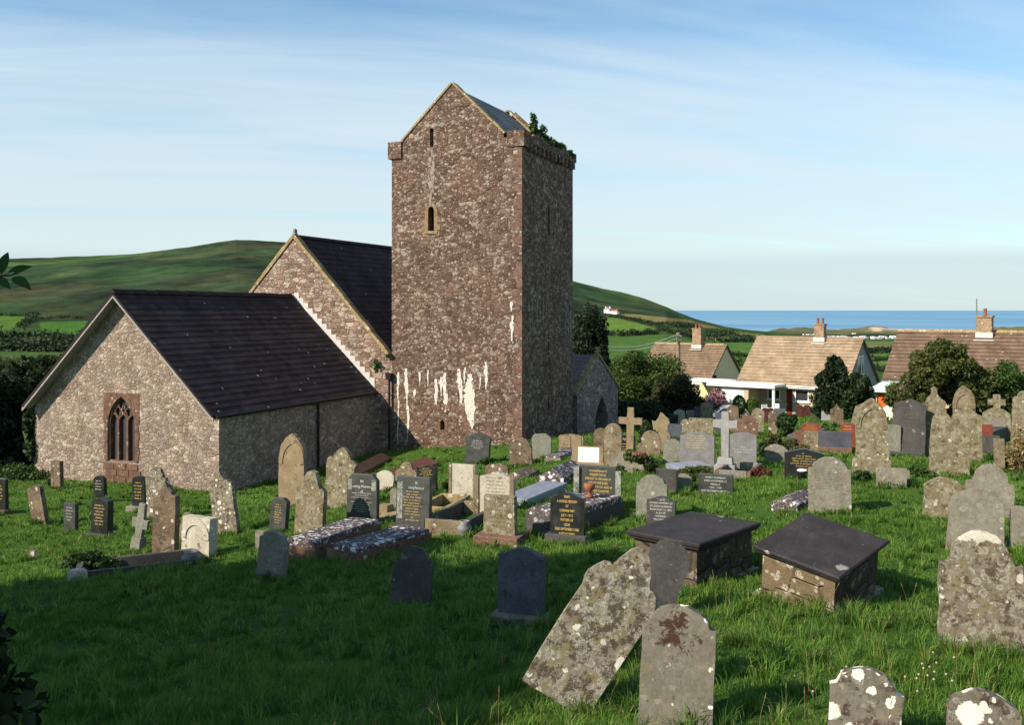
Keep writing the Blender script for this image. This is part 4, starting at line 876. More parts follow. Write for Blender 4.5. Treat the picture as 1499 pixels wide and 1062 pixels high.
# --- foot of the tower
g(699, 678, 34, 45, 'pediment', 'green', 'dark green pedimented headstone in front of the tower wall', .16, 2, 2, -2, plinth=(5,4,.3,'green'), lines=('silver',[.5,.6,.55,.7,.4],.45,.75))
g(763, 681, 33, 40, 'round', 'brown', 'brown round topped headstone with white lichen dots near the tower corner', .12, 4, -2)
g(793, 673, 28, 38, 'clip', 'greygreen', 'plain grey headstone at the shaded corner of the tower', .11, 6, 0)
g(836, 661, 36, 25, 'camber', 'sand', 'low open book shaped headstone beside the shaded tower wall', .14, 6, 0, -8, panels=[('book_page','sandclean',-.42,-.02,.2,.86,.02),('book_page','sandclean',.03,.42,.2,.86,.02)])
slab_between(835, 663, 808, 676, .6, .16, 'ledger', 'grey', 'mossy low ledger in front of the book shaped headstone', 'mottled', name='ledger_slab', cat='ledger slab')
g(861, 685, 46, 31, 'flat', 'sandclean', 'squat sandstone memorial holding a white marble plaque', .22, 4, 0, -6, plinth=(8,7,.4,'sandclean'), panels=[('marble_plaque','marble',-.3,.36,.26,.95,.001)], lines=('leadtext',[.6,.9,.8,.9,.7,.85,.5],.32,.9,.5))
g(880, 680, 20, 53, 'round', 'brown', 'brown headstone half hidden behind the tall rounded lichened one', .12, 6)
g(897, 686, 25, 66, 'round', 'sand', 'tall round headed tan headstone left of the sandstone cross', .14, 4, 1)
g(914, 680, 32, 43, 'flat', 'black', 'black headstone with gold writing right behind the sandstone cross', .1, 4, 0, text=('gold',"In Loving",.94,.13,-.12,.6), lines=('gold',[.6,.4,.7,.5,.8,.4],.2,.74,.6))
r = cross_stone(922, 690, 93, 34, 9.5, (.74,.84), 'sandclean', 'tall sandstone cross standing on a rough stone base with plants', .13, 4, 1, bases=())
p = hit(922, 697)
bm = bmesh.new(); box(bm, (0,0,.02), (1.05,.8,.62), taper=.9); box(bm, (-.05,0,.4), (.6,.5,.3), taper=.8); bm_obj('rubble_base', bm, MAT['grey'], r, (0,-.05,0))
bush('ivy_clump', p+Vector((.12,-.4,.55)), [((0,0,0), (.42,.25,.22), 420), ((.4,0,-.25), (.25,.2,.3), 260)], .06, 'olive', 'plants growing on the rough base of the sandstone cross', 'plant')
p = hit(936, 694); bm = bmesh.new(); lathe(bm, [(.09,0),(.13,.2),(.15,.3),(.1,.32)], 12); props(bm_obj('flower_pot', bm, MAT['redpaint'], None, p+Vector((.0,-.38,.33)), smooth=True), 'dark flower pot beside the foot of the sandstone cross', 'flower pot')
cross_stone(948, 612, 37, 13, 4.6, (.62,.78), 'lightg', 'small white cross against the dark bushes beyond the graves', .12, 4, 0, bases=((9,5),))
# --- crowd of stones in the middle distance
g(970, 634, 25, 30, 'broken', 'sandclean', 'tan headstone tilting left with a notched shoulder, right of the ivy bush', .12, 6, -9)
g(986, 624, 13, 17, 'flat', 'black', 'small black stone peeping out behind the tilted tan headstone', .1, 6)
g(978, 616, 13, 18, 'round', 'pale', 'tiny pale round stone at the back, left of a row of three', .1, 6)
g(995, 622, 16, 22, 'seg', 'pale', 'pale stone at the back, middle of a row of three', .1, 6)
g(1012, 620, 15, 19, 'camber', 'grey', 'grey stone at the back, right of a row of three', .1, 6)
g(1022, 622, 11, 26, 'flat', 'slate', 'dark slate pillar stone below the yellow wall', .2, 6, 0)
g(1035, 622, 17, 32, 'camber', 'sandlichen', 'stubby lichened pedestal right of the dark slate pillar', .3, 6, 0, plinth=(4,5,.5,'sandlichen'))
g(987, 645, 20, 24, 'flat', 'slate', 'low greenish slate between the tilted tan stone and lichened stones', .08, 6)
g(1003, 638, 14, 24, 'round', 'sandlichen', 'small lichen spotted round stone left of the broad yellow stone', .1, 6)
g(1035, 620, 15, 14, 'gable', 'sandlichen', 'pointed lichened stone tip above the broad yellow stone', .1, 6)
g(1026, 642, 35, 29, 'flat', 'sandlichen', 'broad flat topped yellow lichened stone behind the grey granite memorial', .16, 6, 0)
g(953, 666, 27, 35, 'round', 'sand', 'sandy round headstone, left of two leaning together beyond the ivy bush', .1, 6, -1)
g(973, 662, 19, 32, 'round', 'sandclean', 'sandy round headstone, right of two leaning together beyond the ivy bush', .1, 6, -3)
g(984, 677, 27, 34, 'round', 'greygreen', 'grey round headstone at the left of the grey granite memorial', .1, 6, 1)
g(941, 672, 12, 24, 'gable', 'sand', 'small sandy stump just right of the sandstone cross', .1, 6, -10)
g(1021, 686, 49, 52, 'camber', 'greyg', 'broad grey granite headstone with gold writing left of the pale cross', .14, 4, 0, 0, lines=('gold',[.55,.7,.6,.85,.8,.85],.55,.95))
slab_between(1032, 690, 985, 694, .9, .22, 'slab', 'blueg', 'blue grey granite slab at the foot of the gold written granite headstone')
cross_stone(1062, 692, 89, 35, 10.5, (.74,.86), 'lightg', 'large pale granite cross on a stepped base in the middle graves', .2, 3, 0, bases=((33,12),(23,10)))
g(1088, 684, 38, 50, 'camber', 'greyg', 'grey granite headstone with white writing right of the pale cross', .14, 4, 0, lines=('silver',[.3,.9,.8],.4,.62))
slab_between(1092, 688, 1072, 702, .9, .2, 'kerb', 'redstone', 'reddish kerbed plot before the white written grey headstone', 'grey', name='grave_kerb', cat='grave kerb')
g(1094, 643, 30, 43, 'ogee', 'redstone', 'reddish pointed headstone behind the right arm of the pale cross', .12, 6, 0)
g(1108, 636, 18, 38, 'round', 'sandlichen', 'round lichened headstone right behind the reddish pointed one', .12, 6, 3)
g(1072, 634, 17, 40, 'seg', 'brown', 'brown headstone behind the head of the pale cross', .12, 6)
g(1053, 634, 11, 30, 'flat', 'slate', 'dark narrow slate stone below the parked car', .12, 6)
g(1140, 607, 18, 26, 'round', 'brown', 'dark brown round headstone in front of the bungalow porch', .12, 6, 2)
g(1124, 620, 15, 22, 'flat', 'maroon', 'dark maroon stone below the white garden chair', .12, 6)
g(1139, 618, 20, 20, 'slope', 'slate', 'dark slate stone next to the maroon one below the porch', .12, 6)
g(1132, 632, 13, 30, 'round', 'brown', 'brown mossy headstone left of the round ivy mound', .12, 6)
g(1133, 640, 8, 22, 'gable', 'sand', 'tiny pointed tan stone at the left foot of the ivy mound', .1, 6)
g(1136, 680, 33, 29, 'seg', 'grey', 'low grey round topped headstone left of the dark blue one', .11, 6, 0)
g(1187, 650, 27, 31, 'peak', 'redg', 'red granite headstone with gold writing right of the ivy mound', .14, 6, 0, lines=('gold',[.6,.8,.9,.7,.9,.8],.4,.92))
g(1190, 664, 25, 32, 'flat', 'sand', 'sandy stone with a reddish stain in front of the left red headstone', .1, 6, 1)
g(1168, 660, 18, 30, 'round', 'redstone', 'round red brown headstone among brambles left of the sandy stained stone', .12, 6, 2)
g(1222, 664, 46, 32, 'flat', 'slate', 'wide plain grey slate headstone on a broken red stone base', .12, 6, 0, plinth=(1,9,.35,'redstone'))
g(1241, 660, 20, 41, 'peak', 'redg', 'red granite headstone partly hidden behind the great gothic stone', .14, 6, 0, lines=('gold',[.6,.8,.7,.8],.5,.92))
g(1177, 702, 55, 45, 'peak', 'black', 'dark blue black peaked headstone with gold writing and flowers before it', .12, 4, 0, 0, lines=('gold',[.12,.5,.75,.7,.85,.5,.3],.3,.88))
p = hit(1170, 704); bm = bmesh.new(); lathe(bm, [(.08,0),(.11,.24),(.115,.26),(.0805,.26)], 12); rt = props(empty('flower_vase', p+Vector((0,-.22,0))), 'black flower vase with a white lid before the dark blue headstone', 'vase')
bm_obj('vase_body', bm, MAT['blackpaint'], rt, smooth=True); bm = bmesh.new(); lathe(bm, [(.11,.262),(.12,.28),(.1,.3)], 12); bm_obj('lid', bm, MAT['whitepaint'], rt)
g(1214, 750, 60, 80, 'shseg', 'grey', 'grey headstone with worn rows of carving standing alone right of the low slab', .13, 3, 0, -1, lines=('carve',[.8]*9,.4,.82,.84))
slab_between(1186, 728, 1148, 745, .55, .22, 'coped', 'mottled', 'low white flecked coped stone beside the lone grey headstone', name='coped_grave_cover', cat='grave cover')
g(1276, 692, 44, 109, 'gothic', 'sandlichen', 'great gothic headstone with a carved arched head, thick with yellow lichen', .2, 3, 0, arch='gothic', flare=.06, plinth=(10,20,.34,'sandlichen'))
g(1328, 668, 42, 84, 'pediment', 'darkslate', 'tall dark slate headstone leaning right with a shallow gabled top', .1, 3, 4, -3, flare=.12, plinth=(6,5,.3,'darkslate'), lines=('carve',[.3,.4,.3,.6,.5,.8,.7,.8],.35,.8))
g(1364, 666, 34, 100, 'poppy', 'sandlichen', 'tall ornate headstone with a knobbed finial, right of the dark slate', .16, 2, 2)
g(1389, 694, 52, 90, 'twin', 'sandlichen', 'double humped lichened headstone in front of two taller ones', .15, 2, 2, worn=.012, flare=.05)
g(1411, 668, 30, 103, 'gothic', 'sand', 'tall gothic headstone furthest back above the double humped one', .16, 2, 0, arch='gothic')
g(1415, 676, 38, 87, 'ogee', 'sandlichen', 'bell topped lichened headstone just right of the double humped one', .16, 2, 1, flare=.1)
g(1439, 622, 19, 34, 'round', 'pale', 'small white round headstone with a dark wreath hollow in its face', .12, 4, 0, panels=[('dark_hollow','void',-.36,.3,.3,.72,.01)])
r = g(1459, 646, 36, 48, 'seg', 'sandlichen', 'headstone crowned by a short stone cross, grey round panel in its face', .18, 2, 0, panels=[('round_panel','grey',-.32,.32,.08,.72,.015)])
m_ = r.location.y/F; H_ = 48*m_; S_ = 9*m_; A_ = 23*m_; zc = H_*.92
bm = slab_bm([(-S_/2, zc), (S_/2, zc), (S_/2, zc+.2*1), (A_/2, zc+.2), (A_/2, zc+.4), (S_/2, zc+.4), (S_/2, zc+.56), (-S_/2, zc+.56), (-S_/2, zc+.4), (-A_/2, zc+.4), (-A_/2, zc+.2), (-S_/2, zc+.2)], .17); bm_obj('cross_top', bm, MAT['sandlichen'], r)
g(1445, 660, 14, 38, 'flat', 'redg', 'orange red stone edge left of the cross crowned headstone', .12, 4)
g(1483, 620, 16, 30, 'camber', 'black', 'black headstone in shadow behind the cross crowned one', .12, 4)
g(1493, 668, 26, 96, 'trefoil', 'sandlichen', 'tall lobed headstone cut by the right edge of the photo', .16, 2, 3)
g(1449, 668, 24, 30, 'flat', 'darkslate', 'low dark stone in front of the cross crowned headstone', .3, 3, 0)
slab_between(1440, 654, 1480, 640, .5, .5, 'slab', 'darkslate', 'dark slab lying tilted in front of the cross crowned headstone', lift0=.0, lift1=.0)
g(1463, 688, 14, 45, 'flat', 'sand', 'narrow tan post stone left of the dry grass clump', .14, 3)
g(1302, 616, 17, 22, 'seg', 'marble', 'small bright white headstone left of the tall dark slate', .12, 4)
g(1307, 668, 20, 46, 'camber', 'greygreen', 'grey stone seen between the great gothic and the dark slate', .1, 4)
g(1390, 620, 15, 22, 'peak', 'darkslate', 'small dark stone between the finial headstone and the gothic one', .3, 4)
g(1225, 624, 18, 33, 'ogee', 'brown', 'brown bell shaped headstone below the bungalow wall', .12, 5, 0)
g(1176, 612, 22, 19, 'twin', 'maroon', 'dark heart shaped headstone with red flowers below the bungalow window', .12, 5)
g(1195, 614, 16, 18, 'flat', 'darkslate', 'dark square headstone right of the heart shaped one', .12, 5)
g(1211, 616, 17, 18, 'flat', 'lightg', 'light grey square headstone left of the brown bell shaped one', .14, 5)
slab_between(1195, 640, 1168, 648, .8, .35, 'slab', 'slate', 'sloping slate slab between ivy mound and the light green bush', lift1=-.1)
g(1252, 640, 22, 52, 'gable', 'sandlichen', 'leaning lichened headstone peeking out left of the great gothic one', .16, 3, 14)
g(1262, 612, 7, 27, 'gable', 'redstone', 'thin reddish spire stone behind the great gothic headstone', .16, 3, 0)
g(1305, 714, 42, 28, 'flat', 'grey', 'low flat grey headstone at the foot of the great gothic one', .13, 3, 0)
g(1325, 708, 13, 18, 'flat', 'grey', 'small grey stub among grass right of the low flat stone', .2, 3)
g(1048, 724, 49, 29, 'flat', 'green', 'low wide dark headstone with cream lettering in the open grass', .14, 2, 0, 0, text=('silver',"HARRY CLEMENTS\nDIED NOVEMBER 12\nFENELLA\n1907 - 1979\nAND ELIZABETH FENELLA",.92,.135,0,.92))
g(968, 772, 41, 45, 'serp', 'darkslate', 'dark curved top headstone with white lettering behind the chest tomb', .11, 2, 0, text=('silver',"IN\nLOVING MEMORY OF\nMY DEAR HUSBAND\nBORN MAY 1st 1892\nALSO OF\nHANNAH\nFELLOWSHIP",.93,.085,0,.88))
g(954, 756, 44, 60, 'shseg', 'greygreen', 'plain greenish round shouldered headstone behind the white lettered dark one', .12, 2, 1)
g(976, 722, 31, 35, 'flat', 'darkslate', 'dark framed headstone with cut corners right of the greenish one', .12, 2, 1, panels=[('raised_border','green',-.47,-.42,.05,.97,.012),('raised_border','green',.42,.47,.05,.97,.012)], lines=('carve',[.7,.6,.8,.6,.7,.5],.3,.9))
g(1001, 718, 22, 24, 'seg', 'grey', 'small plain grey footstone right of the dark framed headstone', .1, 2)
# --- the black memorial with the red pot, and its neighbours
g(876, 748, 52, 65, 'flat', 'green', 'wide dark headstone with gold writing and patterned wings behind a red urn', .13, 0, 0, -2, panels=[('patterned_wing','pattern',-.66,-.51,.08,.98,.06),('patterned_wing','pattern',.51,.66,.0,.92,.06)],
  text=('gold',"In Loving Memory of\nWILLIAM TAYLOR\nDIED JULY 16 1936 AGED 59\nAND HIS WIFE ELLEN\nDIED MARCH 30 1951 AGED 69\nAND THEIR DAUGHTER\nMARY\nDIED AUG 11 1912 AGED 9\nALSO ...",.93,.072,0,.9))
slab_between(885, 752, 800, 780, .95, .42, 'ledger', 'darkslate', 'raised black ledger with a white flecked top before the wide gold written headstone', 'mottled', name='ledger_slab', cat='ledger slab')
p = hit(872, 754); bm = bmesh.new(); lathe(bm, [(.09,0),(.085,.03),(.04,.07),(.04,.10),(.10,.16),(.12,.23),(.11,.28),(.07,.29)], 16); props(bm_obj('grave_urn', bm, MAT['terracotta'], None, p+Vector((-.16,-.35,.44)), smooth=True), 'small red clay urn standing on the white flecked ledger', 'urn')
g(831, 790, 49, 69, 'serp', 'black', 'black curved top headstone with gold lettering in the middle of the lawn', .12, 2, 0, -2, plinth=(11,8,.32,'darkslate'), text=('gold',"MARY\nA LOVING MEMORY\nOF\nCORINNE MAY\nJULY 1 1913\nMOTHER OF\nLESLIE\nDIED SEPTEMBER 9 1980\nAGED 82 YEARS",.94,.078,0,.84))
g(780, 776, 17, 26, 'flat', 'darkslate', 'small dark square kerb post left of the black curved top headstone', .25, 2, 0)
g(733, 792, 45, 66, 'flat', 'sandlichen', 'lichen mottled upright block headstone on a spread red stone base', .16, 2, 0, plinth=(20,10,.55,'redstone'), lines=('carve',[.8,.7,.8,.7,.8,.75,.6],.3,.92))
g(728, 752, 50, 61, 'serp', 'pale', 'wide pale headstone flanked by stone posts at the head of a kerbed plot', .14, 2, 0, panels=[('side_post','sand',-.66,-.51,-.3,.9,.03),('side_post','sand',.40,.52,-.1,1.0,.03)], lines=('carve',[.8]*6,.4,.9,.7))
slab_between(705, 752, 648, 782, 1.0, .26, 'kerb', 'darkslate', 'dark kerbed plot running forward from the wide pale headstone', 'sand', name='grave_kerb', cat='grave kerb')
stone_vase(680, 783, 22, 20, 'leadgrey', 'dark squat urn on the front kerb of the dark kerbed plot', 'urn', 'grave_urn')
g(678, 728, 36, 48, 'flat', 'pale', 'pale stained headstone with raised ends behind the kerbed plot', .14, 2, 0, panels=[('side_post','sand',-.54,-.44,-.2,1.03,.02),('side_post','sand',.44,.54,-.2,1.03,.02)])
slab_between(667, 732, 630, 752, .8, .14, 'kerb', 'ochre', 'rusty orange kerbed plot before the pale stained headstone', 'ochre', name='grave_kerb', cat='grave kerb')
g(728, 702, 33, 22, 'camber', 'brown', 'low dark brown headstone behind the wide pale headstone', .12, 2)
slab_between(812, 717, 752, 742, .72, .2, 'slab', 'blueg', 'smooth blue grey granite slab lying flat in the grass')
slab_between(776, 693, 750, 706, .6, .25, 'coped', 'brown', 'small weathered brown coped stone behind the blue grey slab', name='coped_grave_cover', cat='grave cover')
slab_between(840, 692, 806, 710, .72, .42, 'coped', 'mottled', 'old split coped stone left of the wide gold written headstone', name='coped_grave_cover', cat='grave cover')
# --- the front of the churchyard
g(601, 886, 57, 84, 'shround', 'darkslate', 'dark slate headstone in deep shade below the two ledger slabs', .09, 12, 3, -8, worn=.012)
g(763, 907, 66, 103, 'serp', 'slate', 'blue slate headstone with a wavy top on a thin base, in shade', .13, 5, 0, -3, plinth=(16,8,.42,'grey'))
pf = hit(832, 995); Wf = 112*pf.y/F
lean = g(824, 1000, 120, 235, 'trefoil', 'whitelichen', 'huge lichen crusted headstone leaning far over to the right', .13, 14, 29, -10, name='leaning_headstone', shape=[(-60,-40),(-59,0),(-59,15),(-56,70),(-52,120),(-49,136),(-54,150),(-53,162),(-45,176),(-37,187),(-28,190),(-22,188),(-17,205),(-8,226),(0,233),(9,236),(20,230),(30,219),(37,206),(42,190),(45,183),(53,184),(60,179),(67,166),(70,150),(67,114),(62,60),(59,22),(57,0),(58,-40)])
_y0 = lean.location.y; lean.location = at(831, 992, hit(872, 1034).y+.05); lean.scale = (lean.location.y/_y0*.92,)*3
g(946, 905, 62, 118, 'shseg', 'darkslate', 'dark slate headstone leaning on the chest tomb behind the huge leaning one', .07, 14, 22, -12, name='leaning_headstone')
g(989, 1058, 106, 166, 'shseg', 'fore', 'brown stained headstone with a white lichen spot standing nearest the viewer', .12, 8, 2, -6, bev=.014)
chest_tomb(1017, 842, 1.55, 1.0, 0.57, 42, 'flat chest tomb with a dark cracked lid behind the leaning headstones', 'tombshade', 'tombshade', 'tomblid', (0, 0), .13)
chest_tomb(1198, 869, 1.14, 1.0, .60, 47, 'tilted chest tomb with a sunlit stone end and dark lid', 'tombside', 'tombshade', 'tomblid', (9, -10), .12)  # sides painted darker than the sunlit end to carry their shade
g(1436, 946, 112, 166, 'shround', 'capwhite', 'big headstone blotched with white lichen at the right edge of the lawn', .13, 6, 0, -3, worn=.012, bev=.014)
g(1262, 1096, 100, 112, 'shseg', 'blotch', 'dark headstone with large white lichen blotches cut by the bottom of the photo', .12, 4, 4, -6, worn=.014)
g(1436, 1110, 94, 94, 'seg', 'blotch', 'grey headstone top in the bottom right corner with white blotches', .12, 4, 4, -6, worn=.012)
g(1426, 806, 70, 88, 'seg', 'grey', 'grey headstone in front of a taller one, behind the white blotched one', .13, 2, 3, -4, worn=.012, flare=.12)
g(1447, 757, 64, 77, 'shround', 'grey', 'brownish round shouldered headstone, tallest of the three grey ones at right', .13, 2, 3, -3, worn=.014)
g(1382, 760, 58, 60, 'seg', 'sandlichen', 'low wide round headstone, leftmost of the three at the right', .14, 4, 2, -3, worn=.014)
g(1493, 806, 28, 64, 'camber', 'grey', 'plain grey headstone cut by the right edge above the white blotched one', .13, 2, 2)
g(47, 819, 9, 13, 'flat', 'brown', 'tiny stone marker alone in the grass at far left', .1)
# --- kerbed plot at left with its urn and plant
slab_between(288, 822, 112, 842, .95, .15, 'kerb', 'darkslate', 'long dark kerbed plot in front of the pale arched panel headstone', 'darkslate', name='grave_kerb', cat='grave kerb')
stone_vase(280, 824, 28, 16, 'leadgrey', 'round grey lidded urn in the kerbed plot by the pale headstone', 'urn', 'grave_urn')
p = hit(113, 850); bm = bmesh.new(); box(bm, (0,0,.04), (.36,.3,.3), .3, taper=.85); bmesh.ops.bevel(bm, geom=list(bm.edges), offset=.03, segments=2, affect='EDGES'); props(bm_obj('corner_stone', bm, MAT['pale'], None, p), 'pale rough stone block at the near corner of the long kerbed plot', 'stone block')
p = hit(125, 836); bush('grave_plant', p+Vector((0,-.05,.18)), [((0,0,0), (.42,.3,.26), 520), ((.45,.05,-.08), (.3,.2,.16), 240)], .07, 'ivy', 'leafy plant spilling over the end of the long kerbed plot', 'plant')
# ------------------------------------------------------------------ far land, sea, dunes
DS = np.array([80, 110, 160, 250, 400, 550, 700, 850, 1000, 1250, 1500, 1750, 2000, 2300, 2600, 3000, 3600.])
PXS = [-700, 0, 75, 170, 275, 345, 395, 450, 540, 590, 720, 840, 880, 935, 975, 1020, 1060, 1120, 1200, 1300, 1500, 2200]
SKY = [385, 378, 377, 371, 360, 351, 353, 358, 365, 378, 396, 412, 424, 435, 449, 468, 478, 487, 0, 0, 0, 0]
rows = []
for p, s in zip(PXS, SKY):
    if s and p < 800:
        b = 497 if p < 600 else 500
        y = [690, 640, 596, 556, 524, 502, 487, 468, s+ (468-s)*.62, s+(468-s)*.3, s+(468-s)*.1, s, s+6, s+14, s+22, s+30, s+38]
    elif s and p < 1000:
        y = [690, 640, 590, 552, 522, 504, 489, 474, s+(474-s)*.68, s+(474-s)*.34, s+(474-s)*.1, s, s+5, s+14, s+24, s+34, s+44]
    elif s:
        y = [690, 640, 590, 552, 524, 508, 498, 491, max(s+5, 487), max(s+3, 484), s+1, s, s+1, s+6, s+14, s+24, s+34]
    else:
        y = [690, 640, 592, 556, 530, 515, 508, 504, 501, 498.5, 496.5, 494.5, 492.5, 488, 489.5, 490, 490]
    rows.append(-(np.array(y)-HY)/F*DS)
rows = np.array(rows)
rows[-4:, 14:] = -70; rows[-5, 15:] = -80; rows[-6:-4, 15:] = -75
az_px = np.concatenate([np.arange(-700, -20, 20), np.arange(-20, 1520, 2.5), np.arange(1520, 2201, 20)])
rr = np.concatenate([np.geomspace(80, 400, 60), np.geomspace(400, 2000, 190)[1:], np.geomspace(2000, 3600, 40)[1:]])
Zc = np.stack([np.interp(az_px, PXS, rows[:, j]) for j in range(len(DS))], 1)
HZ = np.empty((len(az_px), len(rr)))
for i in range(len(az_px)):
    q = np.interp(rr, DS, Zc[i]); HZ[i] = q
k_ = np.ones(9)/9
HZ[:, 4:-4] = np.apply_along_axis(lambda v: np.convolve(v, k_, 'valid'), 1, HZ)
HXX = (az_px[:, None]-CX)/F*rr[None]; HYY = np.repeat(rr[None], len(az_px), 0)
amp = np.clip((rr-300)/1200, 0, 1)[None]*3.2
HZ = HZ + lat_noise(HXX, HYY, 170, 3)*amp*np.where(HYY > 2100, .2, 1)
dune = np.clip(1-np.abs(HYY-2300)/260, 0, 1)*np.clip((az_px[:, None]-1090)/60, 0, 1)
HZ += dune*(11+11*lat_noise(HXX+900, HYY, 110, 5)+6*np.exp(-((az_px[:, None]-1275)/38)**2)+4*np.exp(-((az_px[:, None]-1185)/25)**2)+4*np.exp(-((az_px[:, None]-1135)/22)**2))
PPY = HY-F*HZ/HYY
PPX = np.repeat(az_px[:, None], len(rr), 1)
def inpoly(px, py, poly):
    ins = np.zeros(px.shape, bool); n = len(poly)
    for i in range(n):
        (x1, y1), (x2, y2) = poly[i], poly[(i+1) % n]
        c_ = ((y1 > py) != (y2 > py)) & (px < (x2-x1)*(py-y1)/((y2-y1) or 1e-9)+x1); ins ^= c_
    return ins
n1 = lat_noise(HXX, HYY, 260, 8, 5)[..., None]; n2 = lat_noise(HXX*1.0, HYY*.5, 60, 21, 4)[..., None]
moor = np.array((.022,.050,.019))+np.clip(n1, 0, 1)*np.array((.022,.038,.004))+np.clip(-n1, 0, 1)*np.array((.014,.003,.006)) + np.clip(n2, 0, 1)*np.array((.012,.014,.004))
n3 = lat_noise(HXX, HYY, 20, 47, 3)[..., None]; n4 = lat_noise(HXX+700, HYY, 90, 53, 5)[..., None]
moor = moor*.92*(1-np.clip(n4*1.4-.3, 0, 1)*.38)+np.clip(n4*-1.5-.35, 0, 1)*np.array((.026,.014,.006))
moor *= (1+.34*n2+.30*n3)
low = np.array((.045,.085,.022))*(1+.35*n2)
wlow = np.clip((PPY-470)/14, 0, 1)*np.clip((1900-HYY)/300, 0, 1); C = moor*(1-wlow[..., None])+low*wlow[..., None]
sandy = np.array((.13,.125,.06))*(1+.3*n2)+np.clip(n1, 0, 1)*np.array((-.09,-.05,-.03)); wd = np.clip((HYY-2000)/120, 0, 1)*np.clip((az_px[:, None]-1090)/60, 0, 1)
C = C*(1-wd[..., None])+sandy*wd[..., None]
bare = np.clip(1-((PPX-1283)/13)**2-((PPY-482)/3.5)**2, 0, 1)+.6*np.clip(1-((PPX-1318)/30)**2-((PPY-482)/2.5)**2, 0, 1); C = C*(1-np.clip(bare*1.6, 0, 1)[..., None])+np.array((.62,.46,.32))*np.clip(bare*1.6, 0, 1)[..., None]
FIELDS = [([(-90,462),(46,464),(28,478),(0,486),(-90,488)], (.075,.15,.022)), ([(58,472),(128,470),(122,488),(62,489)], (.055,.135,.02)),
 ([(885,466),(903,465),(962,482),(950,486),(885,489)], (.10,.175,.03)), ([(884,491),(985,489),(1030,505),(1095,513),(1092,545),(880,545)], (.06,.125,.024)),
 ([(905,460),(930,460),(1040,472),(1030,476),(960,473)], (.20,.165,.06)), ([(1022,472),(1050,473),(1068,481),(1030,480)], (.17,.12,.05)), ([(975,481),(1025,482),(1020,487),(985,487)], (.11,.17,.035)), ([(1030,494),(1068,493),(1062,499),(1040,500)], (.22,.21,.08)),
 ([(1040,500),(1105,503),(1100,517),(1050,510)], (.075,.15,.03)), ([(1255,520),(1330,516),(1330,530),(1262,538)], (.085,.17,.03)), ([(1250,500),(1330,500),(1330,506),(1250,506)], (.11,.14,.04)), ([(1256,506),(1330,507),(1325,511),(1262,511)], (.20,.19,.10)), ([(1060,483),(1110,488),(1130,494),(1080,492)], (.12,.14,.045))]
for poly, col in FIELDS: m_ = inpoly(PPX, PPY, poly) & (HYY < 1450); C[m_] = np.array(col)*(1+.10*n2[m_])
sh = HZ.shape; ii = np.arange(HZ.size).reshape(sh)
me = np_mesh('hills', np.stack([HXX.ravel(), HYY.ravel(), HZ.ravel()], 1), np.stack([ii[:-1,:-1].ravel(), ii[1:,:-1].ravel(), ii[1:,1:].ravel(), ii[:-1,1:].ravel()], 1), C.reshape(-1, 3).clip(.004, .9))
me.shade_smooth()
t = NT('moor_and_fields'); a = t.n('ShaderNodeAttribute', attribute_name='Col').outputs['Color']; tc = t.n('ShaderNodeTexCoord').outputs['Object']
c = t.mix(.8, a, t.ramp(t.noise(tc, .06, 8, .72), [(.3, .55), (.7, 1.4)]), 'MULTIPLY'); c = t.mix(.55, c, t.ramp(t.noise(tc, .5, 6, .7), [(.3, .5), (.7, 1.45)]), 'MULTIPLY')
MAT['moor'] = t.done(c, .95, t.noise(tc, .18, 8, .7), .8, 2.5, .05)
props(link('hills', me, MAT['moor']), 'green moorland hill, fields and dunes running down to the sea', kind='structure')
def far_hit(px, py, dmin=100):
    i = int(np.argmin(np.abs(az_px-px))); col = PPY[i]; k = np.argmax((col <= py) & (rr > dmin)); return Vector((HXX[i, k], HYY[i, k], HZ[i, k]))
SEA = -60.0
bm = bmesh.new(); L = 90000; vs = [bm.verts.new((x, y, SEA)) for x, y in ((-L,1200),(L,1200),(L,L),(-L,L))]; bm.faces.new(vs)
t = NT('sea_water'); tc = t.n('ShaderNodeTexCoord').outputs['Object']; st = t.vmath('MULTIPLY', tc, (.00025, .0016, 1))
c = t.mix(t.step(t.noise(st, 1.6, 5, .55), .42, .68), (.10,.23,.37), (.20,.36,.48)); w_ = t.noise(t.vmath('MULTIPLY', tc, (.03,.09,1)), 1, 6, .7)
MAT['sea'] = t.done(c, .55, w_, .25, 1.0, .12); props(bm_obj('sea', bm, MAT['sea']), 'calm blue sea stretching to the horizon', kind='structure')
# hedgerows and woods on the far land
def hedge_line(pts, n, size, h, tone='dark', spread=6, lift=.35):
    P, Kk = [], []
    seg = [far_hit(*p) for p in pts]
    for a, b in zip(seg, seg[1:]):
        m = max(2, int((b-a).length/ (spread*.9)))
        for q in range(m):
            if rng.uniform() < .08: continue
            c = a.lerp(b, (q+rng.uniform(-.3,.3))/m); hh = h*.72*rng.uniform(.5, 1.3)
            o = rng.normal(size=(n, 3))*np.array([spread*.42, spread*.42, hh*.30]); p = np.array(c)+o; p[:, 2] += hh*.5; P.append(p); Kk.append(np.full(n, rng.integers(0, 999)))
    return np.concatenate(P), np.concatenate(Kk), size
HV, HF, HC, off = [], [], [], 0
def add_hedge(pts, n, size, h, tone='dark', spread=6):
    global off
    P, k, s = hedge_line(pts, n, size, h, tone, spread); V, Fc, C_ = leaf_cloud(P, s, shades(k, len(P), *GREENS[tone], clumps=1000)); HV.append(V); HF.append(Fc+off); HC.append(C_); off += len(V)
